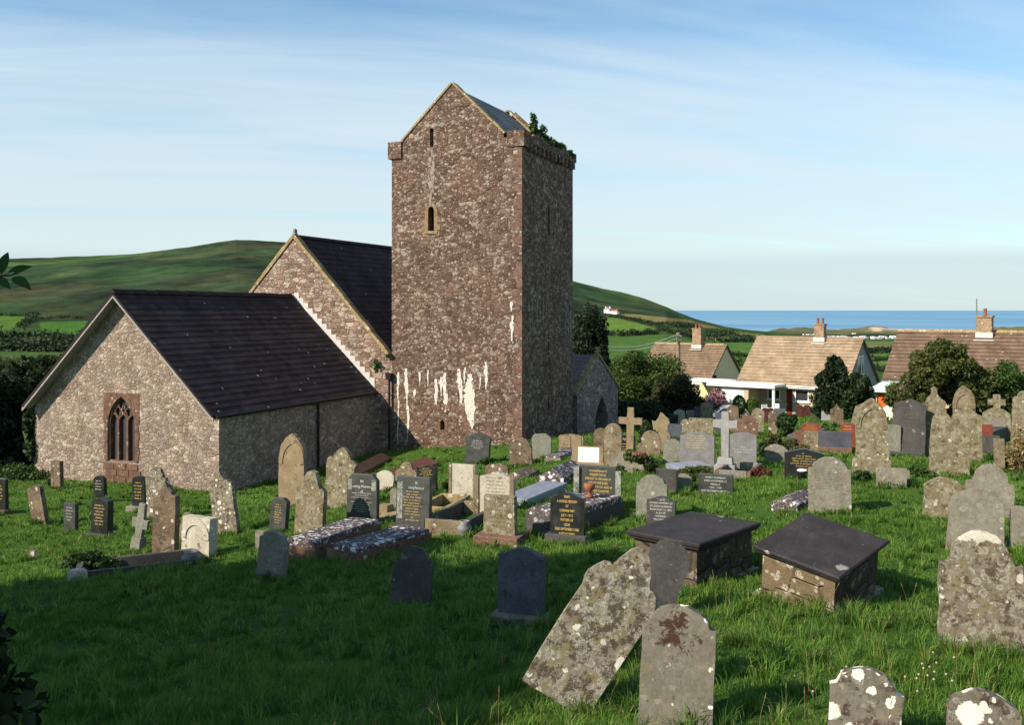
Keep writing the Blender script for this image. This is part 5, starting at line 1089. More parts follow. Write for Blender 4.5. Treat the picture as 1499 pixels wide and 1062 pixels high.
for pts, n, s, h, tn, sp in (
 ([(-60,498),(0,495),(60,496),(130,498)], 70, 1.3, 6.5, 'dark', 6), ([(-60,506),(20,505),(90,507),(140,509)], 70, 1.2, 6.5, 'dark', 6), ([(30,480),(48,466),(50,461)], 40, 1.1, 4, 'dark', 5), ([(50,469),(90,467),(135,468)], 34, 1.1, 3.5, 'dark', 6), ([(-60,515),(40,515),(120,516)], 80, 1.0, 6.5, 'yew', 5), ([(-30,464),(30,463),(60,462)], 30, 1.1, 3, 'dark', 6),
 ([(884,492),(910,493),(940,491),(962,489)], 60, 1.0, 5, 'dark', 4.5), ([(895,465),(930,470),(965,479),(985,490)], 40, 1.0, 3.4, 'dark', 4.5), ([(955,476),(985,477),(1020,478)], 40, 1.1, 3.8, 'dark', 5), ([(968,485),(990,490),(1030,488),(1075,490)], 50, 1.1, 4.4, 'dark', 5),
 ([(1005,494),(1060,493),(1105,494)], 50, 1.0, 4.2, 'dark', 5), ([(1020,499),(1050,500)], 40, .9, 3, 'dark', 5), ([(1055,502),(1110,501)], 60, 1.0, 4.6, 'yew', 5), ([(1065,483),(1120,490),(1150,494)], 20, 1.1, 2, 'mid', 8), ([(1050,521),(1100,524)], 110, .6, 2.6, 'dark', 3), ([(1040,534),(1100,538)], 110, .6, 2.6, 'mid', 3),
 ([(1250,518),(1300,518),(1340,518)], 70, .8, 3.6, 'yew', 4), ([(1255,531),(1330,527)], 70, .7, 2.8, 'dark', 4), ([(1255,513),(1330,512)], 30, .9, 2.6, 'dark', 6), ([(1262,543),(1330,547)], 110, .6, 2.6, 'dark', 3)):
    add_hedge(pts, n, s, h, tn, sp)
o = link('hedgerows', np_mesh('hedgerows', np.concatenate(HV), np.concatenate(HF), np.concatenate(HC)), MAT['leaf']); props(o, 'dark hedgerows and woods between the far fields', 'hedgerow', kind='stuff')
# white farmhouse on the hillside
p = far_hit(890, 459); fh = props(empty('farmhouse', p, (0,0,rad(-35))), 'white farmhouse with a long low wing on the far hillside', 'house')
bm = bmesh.new(); box(bm, (0,0,1.6), (6.5,6,5.2)); box(bm, (7.6,0,.6), (9,5,3.2)); bm_obj('wall', bm, MAT['whitepaint'], fh)
bm = bmesh.new(); prism(bm, [(-3.6,4.2),(0,6.6),(3.6,4.2)], -3.2, 3.2); rf = bm_obj('roof', bm, MAT['greypaint'], fh)
bm = bmesh.new(); box(bm, (-2.6,0,6.2), (1,.9,1.6)); box(bm, (2.4,0,6.2), (1,.9,1.6)); bm_obj('chimney', bm, MAT['whitepaint'], rf)
bm = bmesh.new()
for x0, x1 in ((3.3, 12.3),):
    v = [bm.verts.new(q) for q in ((x0,-2.8,2.2),(x1,-2.8,2.2),(x1,0,4.2),(x0,0,4.2),(x0,2.8,2.2),(x1,2.8,2.2))]; bm.faces.new((v[0],v[1],v[2],v[3])); bm.faces.new((v[3],v[2],v[5],v[4])); bm.faces.new((v[1],v[5],v[2])); bm.faces.new((v[0],v[3],v[4]))
bm_obj('wing_roof', bm, MAT['terracotta'], fh)
for x, z in ((-1.5,2.6),(1.5,2.6),(-1.5,.3),(5.5,.8),(9,.8)):
    bm = bmesh.new(); box(bm, (x, -3.01 if x < 3 else -2.51, z), (.9,.06,1.1)); bm_obj('window', bm, MAT['pane'], fh)
# caravans on the flat land by the dunes
bm = bmesh.new(); box(bm, (0,0,1.5), (6.2,2.4,2.3)); bmesh.ops.bevel(bm, geom=list(bm.edges), offset=.25, segments=2, affect='EDGES'); cm = bm_obj('caravan', bm, MAT['caravan'])
bm = bmesh.new(); box(bm, (0,-1.21,1.8), (4.6,.04,.7)); box(bm, (-1,0,.3), (.2,2.1,.6)); box(bm, (1,0,.3), (.2,2.1,.6)); cw = bm_obj('windows', bm, MAT['pane'], cm)
caravan_spots = [(1173+rng.uniform(0, 30), 491.5+rng.uniform(-.6,.6)) for _ in range(10)] + [(1210+rng.uniform(0, 106), 494.5+(q % 3)*1.3) for q in range(44)] + [(1249, 490.3)]
for i, (px, py) in enumerate(caravan_spots):
    o = cm if i == 0 else cm.copy()
    if i: COL.objects.link(o); w2 = cw.copy(); COL.objects.link(w2); w2.parent = o
    o.location = far_hit(px, py, 900); o.rotation_euler = (0, 0, rng.uniform(-.5, .5)); o.scale = (rng.uniform(.8, 1.3),)*3
    props(o, 'small white caravan among the rows parked below the dunes', 'caravan', 'caravans parked below the dunes')

# ------------------------------------------------------------------ the bungalows
RB = Vector((.8, -.6, 0)); ROTB = math.atan2(-.6, .8)
def bungalow(name, px, py_e, Y, w, dp, eave, ridge, ground, tile, label, mats, gable_w=None):
    f = at(px, py_e, Y); root = props(empty(name, (f.x, f.y, ground), (0,0,ROTB)), label, 'bungalow')
    e, r = eave-ground, ridge-ground
    bm = bmesh.new(); X, Yv = Vector((1,0,0)), Vector((0,1,0))
    wall_face(bm, [(0,-2),(w,-2),(w,e),(0,e)], mats.get('holes', []), Vector((0,0,0)), X, depth=.12); wall_face(bm, [(0,-2),(w,-2),(w,e),(0,e)], [], Vector((w,dp,0)), -X)
    me = bpy.data.meshes.new('wall'); bm.to_mesh(me); bm.free(); link('wall', me, [mats['front'], MAT['pane']], root)
    bm = bmesh.new()
    for O, U in ((Vector((w,0,0)), Yv), (Vector((0,dp,0)), -Yv)): wall_face(bm, [(0,-2),(dp,-2),(dp,e),(dp/2,r-.06),(0,e)], [], O, U)
    me = bpy.data.meshes.new('gable_wall'); bm.to_mesh(me); bm.free(); link('gable_wall', me, [mats['gable'], MAT['pane']], root)
    sl = (r-e)/(dp/2); oe, og = .35, .18; bm = bmesh.new(); lo = e-sl*oe+.06
    course_roof(bm, (-og,-oe,lo), (w+og,-oe,lo), (w+og,dp/2,r+.06), (-og,dp/2,r+.06), 15, .055, .1)
    course_roof(bm, (-og,dp+oe,lo), (w+og,dp+oe,lo), (w+og,dp/2,r+.06), (-og,dp/2,r+.06), 15, .03, .1)
    me = bpy.data.meshes.new('roof'); bm.to_mesh(me); bm.free(); rf = link('roof', me, MAT[tile], root)
    bm = bmesh.new()
    for k in range(int((w+.3)/.42)): prism(bm, [(0,0),(.12,.12),(.24,0)], 0, .4); bmesh.ops.translate(bm, verts=bm.verts[-8:] if False else [v for v in bm.verts if not v.tag], vec=(0,0,0)); [setattr(v, 'tag', True) for v in bm.verts]
    bm.free(); bm = bmesh.new()
    for k in range(int((w+.36)/.42)):
        x0 = -og+k*.42; vs = [bm.verts.new((x, dp/2+y, r+.05+z)) for x in (x0, x0+.41) for y, z in ((-.14,-.06),(0,.09),(.14,-.06))]; bm.faces.new((vs[0],vs[1],vs[4],vs[3])); bm.faces.new((vs[1],vs[2],vs[5],vs[4])); bm.faces.new(vs[:3]); bm.faces.new(vs[3:])
    bm_obj('ridge_tiles', bm, MAT['ochre'] if tile != 'tile_tan' else MAT[tile], rf)
    bm = bmesh.new(); box(bm, (w/2, -oe-.01, lo-.1), (w+og*2, .06, .2)); tube(bm, [(-og, -oe-.09, lo-.05), (w+og, -oe-.09, lo-.05)], .05); bm_obj('fascia', bm, MAT['whitepaint'], root)
    return root, rf, e, r, w, dp, sl
def chimney(rf, x, y, z, h, sx=.75, pots=2, flash='lead'):
    bm = bmesh.new(); box(bm, (x,y,z+h/2-.3), (sx,.6,h+.6)); box(bm, (x,y,z+h+.04), (sx+.12,.72,.1)); o = bm_obj('chimney', bm, MAT['chimbrick'], rf)
    bm = bmesh.new(); box(bm, (x,y,z-.12), (sx+.14,.76,.32)); box(bm, (x,y-.45,z-.42), (sx+.3,.3,.06)); bm_obj('flashing', bm, MAT[flash], rf)
    bm = bmesh.new()
    for k in range(pots): lathe(bm, [(.11,0),(.12,.05),(.09,.15),(.1,.38),(.12,.42)], 10, (x-.18+.36*k/(max(1,pots-1)) if pots > 1 else x, y, z+h+.09))
    bm_obj('chimney_pot', bm, MAT['terracotta'], rf)
# middle bungalow
b2, rf2, e, r, w, dp, sl = bungalow('bungalow', 1083, 556, 70, 7.7, 7.3, -5.14, -2.11, -7.95, 'tile_tan', 'bungalow with a large tan tiled roof, white porch and white garage door', {'front': MAT['render_beige'], 'gable': MAT['render_grey'], 'holes': [rect(2.6,1.5,.95,.75), rect(3.75,.2,.42,2.1), rect(4.65,1.45,1.0,1.15), rect(6.2,1.45,1.3,1.1)]})
chimney(rf2, 4.75, dp/2-.1, r+.05, .95, .7, 2)
def win_frame(parent, u, z, wd, ht, mat='whitepaint', bars=(0,), O=Vector((0,0,0)), U=Vector((1,0,0)), tr=.3):
    bm = bmesh.new(); rr_ = rect(u, z, wd, ht); ring_frame(bm, [(u+(a-u)*(1-.14/wd), z+ht/2+(b-z-ht/2)*(1-.14/ht)) for a, b in rr_], rr_, O, U, -.06, .025)
    N = U.cross(Vector((0,0,1)))
    def bar(u0, u1, z0, z1):
        q = [(u0,z0),(u1,z0),(u1,z1),(u0,z1)]; a = [bm.verts.new(O+U*x+Vector((0,0,y))+N*.012) for x, y in q]; c_ = [bm.verts.new(O+U*x+Vector((0,0,y))-N*.06) for x, y in q]; bm.faces.new(a); bm.faces.new(c_[::-1])
        for k in range(4): bm.faces.new((a[k], c_[k], c_[(k+1)%4], a[(k+1)%4]))
    if tr: bar(u-wd/2+.05, u+wd/2-.05, z+ht*(1-tr)-.03, z+ht*(1-tr)+.03)
    o = bm_obj('window', bm, MAT[mat], parent)
    bm = bmesh.new(); c0 = O+U*u+Vector((0,0,z-.05))+N*.05; box(bm, c0, (wd+.16, .14, .07), math.atan2(U.y, U.x)); bm_obj('sill', bm, MAT[mat], o)
win_frame(b2, 2.6, 1.5, .95, .75, tr=0); win_frame(b2, 4.65, 1.45, 1.0, 1.15); win_frame(b2, 6.2, 1.45, 1.3, 1.1)
bm = bmesh.new(); box(bm, (3.75,-.02,1.22), (.36,.05,2.04)); d_ = bm_obj('door', bm, MAT['redpaint'], b2); bm = bmesh.new(); box(bm, (3.64,-.07,1.2), (.03,.05,.12)); bm_obj('handle', bm, MAT['lead'], d_)
bm = bmesh.new(); box(bm, (1.05,-1.25,2.62), (5.1,2.3,.16)); box(bm, (1.05,-2.42,2.6), (5.1,.05,.26)); bm_obj('porch_roof', bm, MAT['whitepaint'], b2)
bm = bmesh.new(); box(bm, (3.45,-2.2,1.0), (.16,.16,3.1)); bm_obj('porch_post', bm, MAT['whitepaint'], b2)
bm = bmesh.new(); box(bm, (.35,-2.06,.9), (1.75,.08,3.2)); bm_obj('garage_door', bm, MAT['whitepaint'], b2)
bm = bmesh.new(); box(bm, (-.85,-1.1,.8), (.45,2.1,3.4)); box(bm, (1.42,-1.1,.8), (.3,2.1,3.4)); bm_obj('porch_wall', bm, MAT['render_beige'], b2)
win_frame(b2, 2.2+1.2, 3.3, 1.5, 1.35, 'whitepaint', O=Vector((w,0,0)), U=Vector((0,1,0)), tr=0)
bm = bmesh.new(); box(bm, (w+.004, 3.4, 3.97), (.02, 1.36, 1.2)); bm_obj('gable_pane', bm, MAT['pane'], b2)
bm = bmesh.new(); box(bm, (w+.02, 3.55, 3.97), (.05, .09, 1.25)); bm_obj('window_bar', bm, MAT['whitepaint'], b2)
for xx in (-2.5,):       # flat lean-to and yellow passage wall at its left
    bm = bmesh.new()
    for k in range(7): box(bm, (-2.55, 1.5-k*.52, 2.62+.015*k), (3.2, .40, .1))
    bm_obj('lean_to_roof', bm, MAT['whitepaint'], b2)
    bm = bmesh.new(); box(bm, (-2.6, 2.05, .5), (3.1, .2, 3.9)); bm_obj('lean_to_wall', bm, MAT['yellow'], b2)
    bm = bmesh.new(); box(bm, (-1.15, -.9, 1.0), (.3, .3, 3.0)); bm_obj('lean_to_post', bm, MAT['redpaint'], b2)
bm = bmesh.new(); tube(bm, [(7.55, -.07, -1), (7.55, -.07, 2.5), (7.55, -.3, 2.75)], .05); bm_obj('downpipe', bm, MAT['whitepaint'], b2)
# left bungalow
b1, rf1, e, r, w, dp, sl = bungalow('bungalow', 935, 556, 89, 7.15, 7.0, -6.25, -3.25, -9.3, 'tile_brown', 'bungalow with a mottled brown roof behind the green bush and telegraph pole', {'front': MAT['render_tan'], 'gable': MAT['render_tan']})
chimney(rf1, w*.63, dp/2-.3, r-.05, 1.5, .85, 2)
bm = bmesh.new(); tube(bm, [(w+.1, -.2, -1.5), (w+.1, -.2, e-.1)], .11); bm_obj('downpipe', bm, MAT['greypaint'], b1)
bm = bmesh.new(); box(bm, (w+.12, .95, e+.2), (.22, .16, .34)); bm_obj('wall_lamp', bm, MAT['blackpaint'], b1)
# right bungalow
b3, rf3, e, r, w, dp, sl = bungalow('bungalow', 1296, 553, 57, 7.1, 7.0, -4.15, -1.33, -7.0, 'tile_dark', 'bungalow with a lichened dark brown roof behind the hawthorn at the right', {'front': MAT['render_beige'], 'gable': MAT['render_grey']})
chimney(rf3, 4.85, dp/2-.2, r-.05, .95, .8, 1)
bm = bmesh.new(); tube(bm, [(4.38, dp/2-.2, r+.1), (4.38, dp/2-.2, r+2.0)], .035); bm_obj('aerial', bm, MAT['leadgrey'], rf3)
bm = bmesh.new(); box(bm, (w+.02, 2.6, e+.95), (.06, .22, 1.3)); box(bm, (w+.02, 4.0, e+.95), (.06, .22, 1.3)); bm_obj('gable_window', bm, MAT['redpaint'], b3)
bm = bmesh.new(); box(bm, (w+.008, 3.3, e+.95), (.03, 1.2, 1.2)); bm_obj('gable_pane', bm, MAT['pane'], b3)
# orange shed
p = at(1308, 588, 49); sz = -6.3; sh_ = props(empty('garden_shed', (p.x, p.y, sz), (0,0,ROTB+.15)), 'bright orange shed with a white corner and pale turquoise roof', 'shed')
bm = bmesh.new(); box(bm, (0,.9,.95), (1.9,1.8,2.3)); bm_obj('wall', bm, MAT['orange'], sh_)
bm = bmesh.new(); box(bm, (-.97,-.02,.95), (.34,.12,2.3)); box(bm, (-.98,.9,.95), (.06,1.7,2.3)); bm_obj('corner_board', bm, MAT['whitepaint'], sh_)
bm = bmesh.new(); v = [bm.verts.new(q) for q in ((-1.35,-.35,2.05),(1.25,-.35,2.05),(1.25,2.1,2.05),(-1.35,2.1,2.05),(-.7,.4,2.5),(.8,.4,2.5),(.8,1.5,2.5),(-.7,1.5,2.5))]
for f in ((0,1,5,4),(1,2,6,5),(2,3,7,6),(3,0,4,7),(4,5,6,7),(3,2,1,0)): bm.faces.new([v[i] for i in f])
bm_obj('roof', bm, MAT['turquoise'], sh_)
# telegraph pole with its wires
p = at(993, 560, 76); rt = props(empty('telegraph_pole', (p.x, p.y, -9)), 'weathered wooden telegraph pole above the green bush', 'telegraph pole')
bm = bmesh.new(); tube(bm, [(0,0,-1), (0,0,9+at(993,487,76).z)], .2, .15); bm_obj('post', bm, MAT['wood'], rt)
bm = bmesh.new(); zt = 9+at(993,490,76).z; box(bm, (0,-.16,zt-.1), (.5,.1,.12)); box(bm, (0,-.16,zt-.45), (.34,.1,.1)); bm_obj('bracket', bm, MAT['leadgrey'], rt)
for k, dz in enumerate((0, -.3)):
    a = Vector((-.1, -.1, zt+dz)); b = Vector(at(870, 506+4*k, 70))-Vector((p.x, p.y, -9)); pts = [a.lerp(b, i/8)-Vector((0,0,.5*math.sin(math.pi*i/8))) for i in range(9)]
    bm = bmesh.new(); tube(bm, pts, .022, seg=5); bm_obj('wire', bm, MAT['lead'], rt)
# parked car, mostly behind the stones
p = at(1066, 596, 64); p.z = -7.95; car = props(empty('parked_car', p, (0,0,rad(168))), 'silver blue car parked in front of the pink hydrangea', 'car')
bm = bmesh.new(); prism(bm, [(-2.0,.3),(2.0,.3),(2.05,.62),(1.9,.82),(1.0,.92),(-1.7,.95),(-2.0,.8)], -.82, .82); bmesh.ops.bevel(bm, geom=list(bm.edges), offset=.07, segments=2, affect='EDGES'); bm_obj('body', bm, MAT['carpaint'], car, smooth=True)
bm = bmesh.new(); prism(bm, [(1.0,.9),(.35,1.36),(-.9,1.42),(-1.65,.93)], -.7, .7); bm_obj('cabin_glass', bm, MAT['pane'], car)
bm = bmesh.new()
for s in (-.71, .71):
    for a, b in (((1.05,.88),(.35,1.38)),((.35,1.38),(-.9,1.44)),((-.9,1.44),(-1.72,.92)),((-.2,1.4),(-.25,.9))): tube(bm, [(a[0],s,a[1]),(b[0],s,b[1])], .045, seg=6)
box(bm, (-.28,0,1.43), (1.3,1.38,.05)); bm_obj('roof', bm, MAT['carpaint'], car)
for x in (-1.25, 1.3):
    for y in (-.78, .78):
        bm = bmesh.new(); tube(bm, [(x,y-.1,.31),(x,y+.1,.31)], .31, seg=18); wh = bm_obj('wheel', bm, MAT['rubber'], car); bm = bmesh.new(); tube(bm, [(x,y-.11,.31),(x,y+.11,.31)], .19, seg=14); bm_obj('rim', bm, MAT['lead'], wh)
# garden chairs by the porch
p = at(1122, 612, 66.0); 
for i, (dx, dy, rz) in enumerate(((0,0,.4), (.75,.5,-.6))):
    if i == 0:
        ch0 = props(empty('garden_chair', p+Vector((0,0,.0)), (0,0,rz)), 'white garden chair beside the bungalow porch, nearer one', 'chair', 'white garden chairs by the porch')
        bm = bmesh.new(); box(bm, (0,0,.45), (.5,.48,.04)); bm_obj('seat', bm, MAT['whitepaint'], ch0)
        bm = bmesh.new(); box(bm, (0,.23,.75), (.48,.035,.32)); bm_obj('backrest', bm, MAT['whitepaint'], ch0)
        for sx in (-.22, .22):
            for sy in (-.2, .23): bm = bmesh.new(); tube(bm, [(sx,sy,-.2),(sx,sy,.45 if sy < 0 else .9)], .025, seg=6); bm_obj('leg', bm, MAT['whitepaint'], ch0)
            bm = bmesh.new(); tube(bm, [(sx,-.2,.45),(sx,-.2,.66),(sx,.23,.66)], .022, seg=6); bm_obj('armrest', bm, MAT['whitepaint'], ch0)
    else:
        c_ = ch0.copy(); COL.objects.link(c_); c_.location = p+Vector((dx,dy,0)); c_.rotation_euler = (0,0,rz); c_['label'] = 'white garden chair beside the bungalow porch, the one behind'
        for q in list(ch0.children): d_ = q.copy(); COL.objects.link(d_); d_.parent = c_

# ------------------------------------------------------------------ trees, bushes and hedges
def gp(px, py): return hit(px, py)
def bl(px, py, Y, rx, ry, n, base, rd=None):      # blob from its place in the photo, relative to base
    c = at(px, py, Y)-base; s = Y/F; return (tuple(c), (rx*s, (rd or rx)*s, ry*s), n)
b = Vector((at(866,600,68).x, 68, -8.8)); tree('yew_tree', b, [bl(874,520,68,22,62,5200,b), bl(852,510,69,26,60,4200,b), bl(864,500,68,27,58,9880,b), bl(872,570,68,26,60,7980,b), bl(880,545,67,16,40,2850,b)], .133, 'yew', 'tall black green yew rising behind the church porch', 'tree', trunk=(5,.3), clumps=30, tight=.34)
b = Vector((at(925,600,64).x, 64, -8.6)); bush('laurel_bush', b, [bl(930,560,64,66,50,16340,b), bl(900,590,63,36,54,5700,b), bl(970,560,64.5,44,44,6460,b)], .105, 'laurel', 'wide bright green rounded bush beside the church porch', clumps=40, tight=.30, low=.3)
b = Vector((at(985,600,60).x, 60, -8.0)); bush('copper_bush', b, [bl(990,584,60,42,42,10640,b), bl(1004,596,60,30,30,4940,b), bl(962,604,60,26,26,3040,b)], .105, 'maroon', 'large dark reddish green bush left of the yellow wall', clumps=34, tight=.32, low=.3)
b = Vector((at(920,620,57).x, 57, -7.6)); bush('hedge', b, [bl(915,612,57,50,26,7980,b), bl(955,606,57,30,24,3420,b)], .098, 'dark', 'dark hedge in the shadow of the tower behind the small white cross', 'hedge', clumps=24, low=.3)
b = gp(1222, 614); tree('conifer', b, [bl(1222,566,b.y,32,40,7980,b), bl(1215,592,b.y,36,24,3420,b), bl(1221,538,b.y,14,20,1330,b)], .098, 'yew', 'dark conical evergreen in front of the tan roofed bungalow', 'tree', trunk=(1.6,.12), clumps=30, tight=.32)
b = gp(1255, 614); bush('evergreen_bush', b, [bl(1252,580,b.y,28,34,5320,b), bl(1262,600,b.y,20,20,1900,b)], .098, 'dark', 'dark bush on the right of the conical evergreen', clumps=20, low=.3)
b = gp(1390, 640); b.y = max(b.y, 40); b.z = float(G(b.x, b.y))
tree('hawthorn_tree', b, [bl(1375,550,b.y,58,46,13300,b), bl(1330,580,b.y,34,34,4940,b), bl(1425,575,b.y,50,40,7980,b), bl(1385,515,b.y,34,20,2850,b)], .084, 'olive', 'broad olive green hawthorn in front of the dark roofed bungalow', 'tree', trunk=(1.6,.16), clumps=46, tight=.27)
b2_ = Vector((at(1468,640,40).x, 40, 0)); b2_.z = float(G(b2_.x, b2_.y)); tree('hawthorn_tree', b2_, [bl(1465,560,40,36,36,3400,b2_), bl(1450,592,40,50,24,2600,b2_), bl(1490,585,40,24,30,1500,b2_)], .084, 'mid', 'darker green tree joining the hawthorn at the right edge', 'tree', trunk=(1.4,.14), clumps=34, tight=.3)
b = at(1052, 612, 67.4); o = crown_mesh('hydrangea', [bl(1050,590,b.y,18,17,1710,b)], .10, 'dark', None, 10, .45); o.location = b; props(o, 'round pink flowering hydrangea against the yellow wall', 'bush')
P, k = crown_points(bl(1050,589,b.y-.2,19,18,1,b)[0], bl(1050,589,b.y,20,18,1,b)[1], 170, 60, .3, shell=.9)
PP = np.concatenate([q+rng.normal(size=(26,3))*.085 for q in P]); V, Fc, Cc = leaf_cloud(PP, .07, np.repeat(np.array([(.62,.40,.42),(.55,.22,.27),(.68,.52,.5),(.36,.09,.13)])[rng.integers(0,4,len(P))], 26, 0), aspect=1.2); link('blossoms', np_mesh('blossoms', V, Fc, Cc), MAT['petal'], o)
for px, py, rx, ry, lab in ((1082, 593, 9.5, 14.5, 'clipped oval topiary bush, left of the pair before the garage'), (1101, 595, 9, 13, 'clipped oval topiary bush, right of the pair before the garage')):
    b = at(px, py, 50); b.z -= ry*50/F; P = rng.normal(size=(2600, 3)); P /= np.linalg.norm(P, axis=1)[:, None]; P = P*np.array((rx, rx, ry))*50/F*rng.uniform(.86, 1.0, (2600, 1)); P[:, 2] += ry*50/F
    V, Fc, Cc = leaf_cloud(P, .05, shades(rng.integers(0, 99, 2600), 2600, *GREENS['light'])); rt = props(empty('topiary_bush', b), lab, 'topiary', 'clipped topiary bushes'); link('foliage', np_mesh('foliage', V, Fc, Cc), MAT['leaf'], rt)
    bm = bmesh.new(); tube(bm, [(0,0,-1.2),(0,0,.3)], .05); bm_obj('stem', bm, MAT['bark'], rt)
for px, py, rx, ry, n, tone, nm, lab in ((945,655,17,24,1500,'ivy','ivy_bush','ivy covered stump right of the sandstone cross'), (1153,640,17,22,1700,'ivy','ivy_bush','round mound of ivy in the right middle of the graves'), (1140,665,24,17,1700,'bramble','bramble_bush','tangled bramble patch below the round ivy mound'),
   (1165,668,18,14,900,'bramble','bramble_bush','brambles around the red brown headstone behind the dark blue one'), (1118,672,9,14,500,'ivy','ivy_bush','ivy creeping on the right end of the white written headstone'), (1212,636,15,10,700,'light','bush','light green bush between the two red headstones'), (1020,698,26,8,900,'olive','ground_plant','low leafy plants in front of the grey granite slab'),
   (1010,712,10,12,420,'mid','ground_plant','leafy weeds around the small footstone'), (1112,698,18,6,620,'red','heather_patch','dark red heather patch on the reddish kerbed plot'), (1160,700,12,9,420,'red','red_flowers','red leaved plant before the dark blue headstone'), (1180,702,20,4,420,'mid','ground_plant','weeds along the foot of the dark blue headstone'), (1262,708,18,11,900,'ivy','ground_plant','ivy and weeds left of the low flat grey stone'),
   (1350,700,20,9,800,'mid','ground_plant','weeds and tall grass left of the double humped headstone'), (704,728,8,10,360,'olive','ground_plant','yellow green plant growing on the kerbed plot by the stone post'), (660,716,16,9,520,'mid','ground_plant','flowering weeds left of the pale stained headstone'), (688,672,8,4,240,'mid','ground_plant','small weeds at the foot of the pedimented headstone'), (712,680,9,5,260,'mid','ground_plant','green weeds in front of the pedimented headstone'),
   (912,692,16,8,420,'mid','ground_plant','leafy weeds left of the rough cross base'), (1487,690,24,34,1500,'dry','dry_shrub','straw coloured dead shrub at the right edge of the photo'), (1470,686,12,14,500,'olive','ground_plant','weeds below the straw coloured dead shrub'), (74,713,4,8,150,'mid','ground_plant','white flowered plant against the small stone by the chancel wall'), (1265,618,14,8,500,'dark','ground_plant','dark weeds under the conical evergreen')):
    b = gp(px, py); s = b.y/F; o = bush(nm, b, [((0,0,ry*s*.8), (rx*s, rx*s*.7, ry*s), n)], max(.05, 3.0*s), tone, lab, 'plant' if nm in ('ground_plant','red_flowers','heather_patch') else 'bush', clumps=12, low=.4)
# dark hedges left of the chancel
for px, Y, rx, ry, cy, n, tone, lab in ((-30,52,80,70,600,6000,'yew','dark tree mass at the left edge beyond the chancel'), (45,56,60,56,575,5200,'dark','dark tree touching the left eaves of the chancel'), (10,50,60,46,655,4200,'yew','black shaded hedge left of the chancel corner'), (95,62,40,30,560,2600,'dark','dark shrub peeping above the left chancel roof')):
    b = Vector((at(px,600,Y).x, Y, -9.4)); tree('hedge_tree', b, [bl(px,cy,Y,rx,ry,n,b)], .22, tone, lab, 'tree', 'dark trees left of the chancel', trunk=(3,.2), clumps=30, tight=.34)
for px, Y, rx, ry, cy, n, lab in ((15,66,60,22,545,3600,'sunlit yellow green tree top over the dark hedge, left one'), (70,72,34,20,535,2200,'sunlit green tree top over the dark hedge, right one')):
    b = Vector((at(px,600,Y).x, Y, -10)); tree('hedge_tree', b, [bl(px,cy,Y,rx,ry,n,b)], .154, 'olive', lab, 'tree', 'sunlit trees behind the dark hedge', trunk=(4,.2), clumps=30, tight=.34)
b = gp(25, 705); bush('weeds', b, [((0,0,.3), (1.6,.8,.4), 900)], .084, 'mid', 'rough weeds at the foot of the hedge left of the chancel', 'plant')
# trees that stand outside the photo at the left and shade the foreground
for x, y, h, r, n, lab in SHADERS:
    z = float(G(x, y)); tree('ash_tree', (x, y, z), [((0,0,h), (r, r, r*.85), n), ((r*.5,-r*.4,h-r*.5), (r*.6, r*.6, r*.5), n//3)], .30, 'mid', lab, 'tree', 'tall trees outside the left of the photo', trunk=(h*.8,.28), clumps=34, tight=.30)
# the sapling whose leafy twig enters at the left edge, and the dark shrub below it
z = float(G(-2.6, 2.6)); sap = props(empty('sapling', (-2.6, 2.6, z)), 'leafy sapling reaching into the left edge of the photo', 'tree')
bm = bmesh.new(); tip = Vector((-1.545, 2.95, .115))-Vector((-2.6, 2.6, z)); tube(bm, [(0,0,-.3),(.03,.02,1.2),(.1,.08,-z-.3),(.12,.1,-z+.9)], .05, .015); tube(bm, [(.08,.07,-z-.6),(.45,.18,-z-.05),tip], .014, .004, 6); bm_obj('trunk', bm, MAT['bark'], sap)
bm = bmesh.new()
def big_leaf(bm, base, tip_, wd, nrm):
    base, tip_ = Vector(base), Vector(tip_); d = tip_-base; s = d.cross(nrm).normalized(); n = 6; L, R = [], []
    for i in range(n+1):
        f = i/n; w_ = wd*math.sin(math.pi*f**.8)*.5+.0004; c_ = base+d*f+Vector(nrm)*(.12*d.length*math.sin(math.pi*f)); L.append(bm.verts.new(c_+s*w_)); R.append(bm.verts.new(c_-s*w_))
    for i in range(n): bm.faces.new((L[i], L[i+1], R[i+1], R[i]))
o_ = Vector((-2.6, 2.6, z)); T = lambda px, py, Y: at(px, py, Y)-o_
for a, c_, wd in ((T(8,405,2.95), T(48,390,2.97), .034), (T(18,406,2.95), T(46,425,2.9), .034), (T(2,402,2.95), T(12,369,3.0), .032), (T(-6,408,2.95), T(16,424,2.9), .03), (T(-14,404,2.95), T(-10,372,3.0), .034), (T(-20,410,2.95), T(-34,430,2.9), .034)): big_leaf(bm, a, c_, wd, Vector((.1,-.75,.6)).normalized())
for q in range(60):
    a = Vector((rng.uniform(-.3,.45), rng.uniform(-.3,.2), -z+rng.uniform(-.9,.9))); c_ = a+Vector((rng.normal()*.06, rng.normal()*.06, rng.normal()*.04)); 
    if a.x+o_.x < -.60*(a.y+o_.y): big_leaf(bm, a, c_, .034, Vector((rng.normal(), rng.normal(), 1)).normalized())
bm_obj('leaves', bm, plain('sapling_leaf', (.022,.05,.012), .8, .3, 5, .05), sap)
crown_mesh('crown', [((-.02,-.25,-z+.85), (.42,.42,.4), 900), ((-.5,-.4,-z+1.2), (.6,.5,.5), 900)], .085, 'mid', sap, 14, .4)  # unseen leaf clusters added toward the sun to shade the twig
z = float(G(-3.9, 6.6)); bush('dark_shrub', (-3.9, 6.6, z), [((0,0,.75), (.5,.5,.7), 900), ((-.3,.2,1.2), (.5,.4,.5), 500)], .085, 'yew', 'dark leafy shrub in shade at the lower left edge of the photo', clumps=16, low=.1)
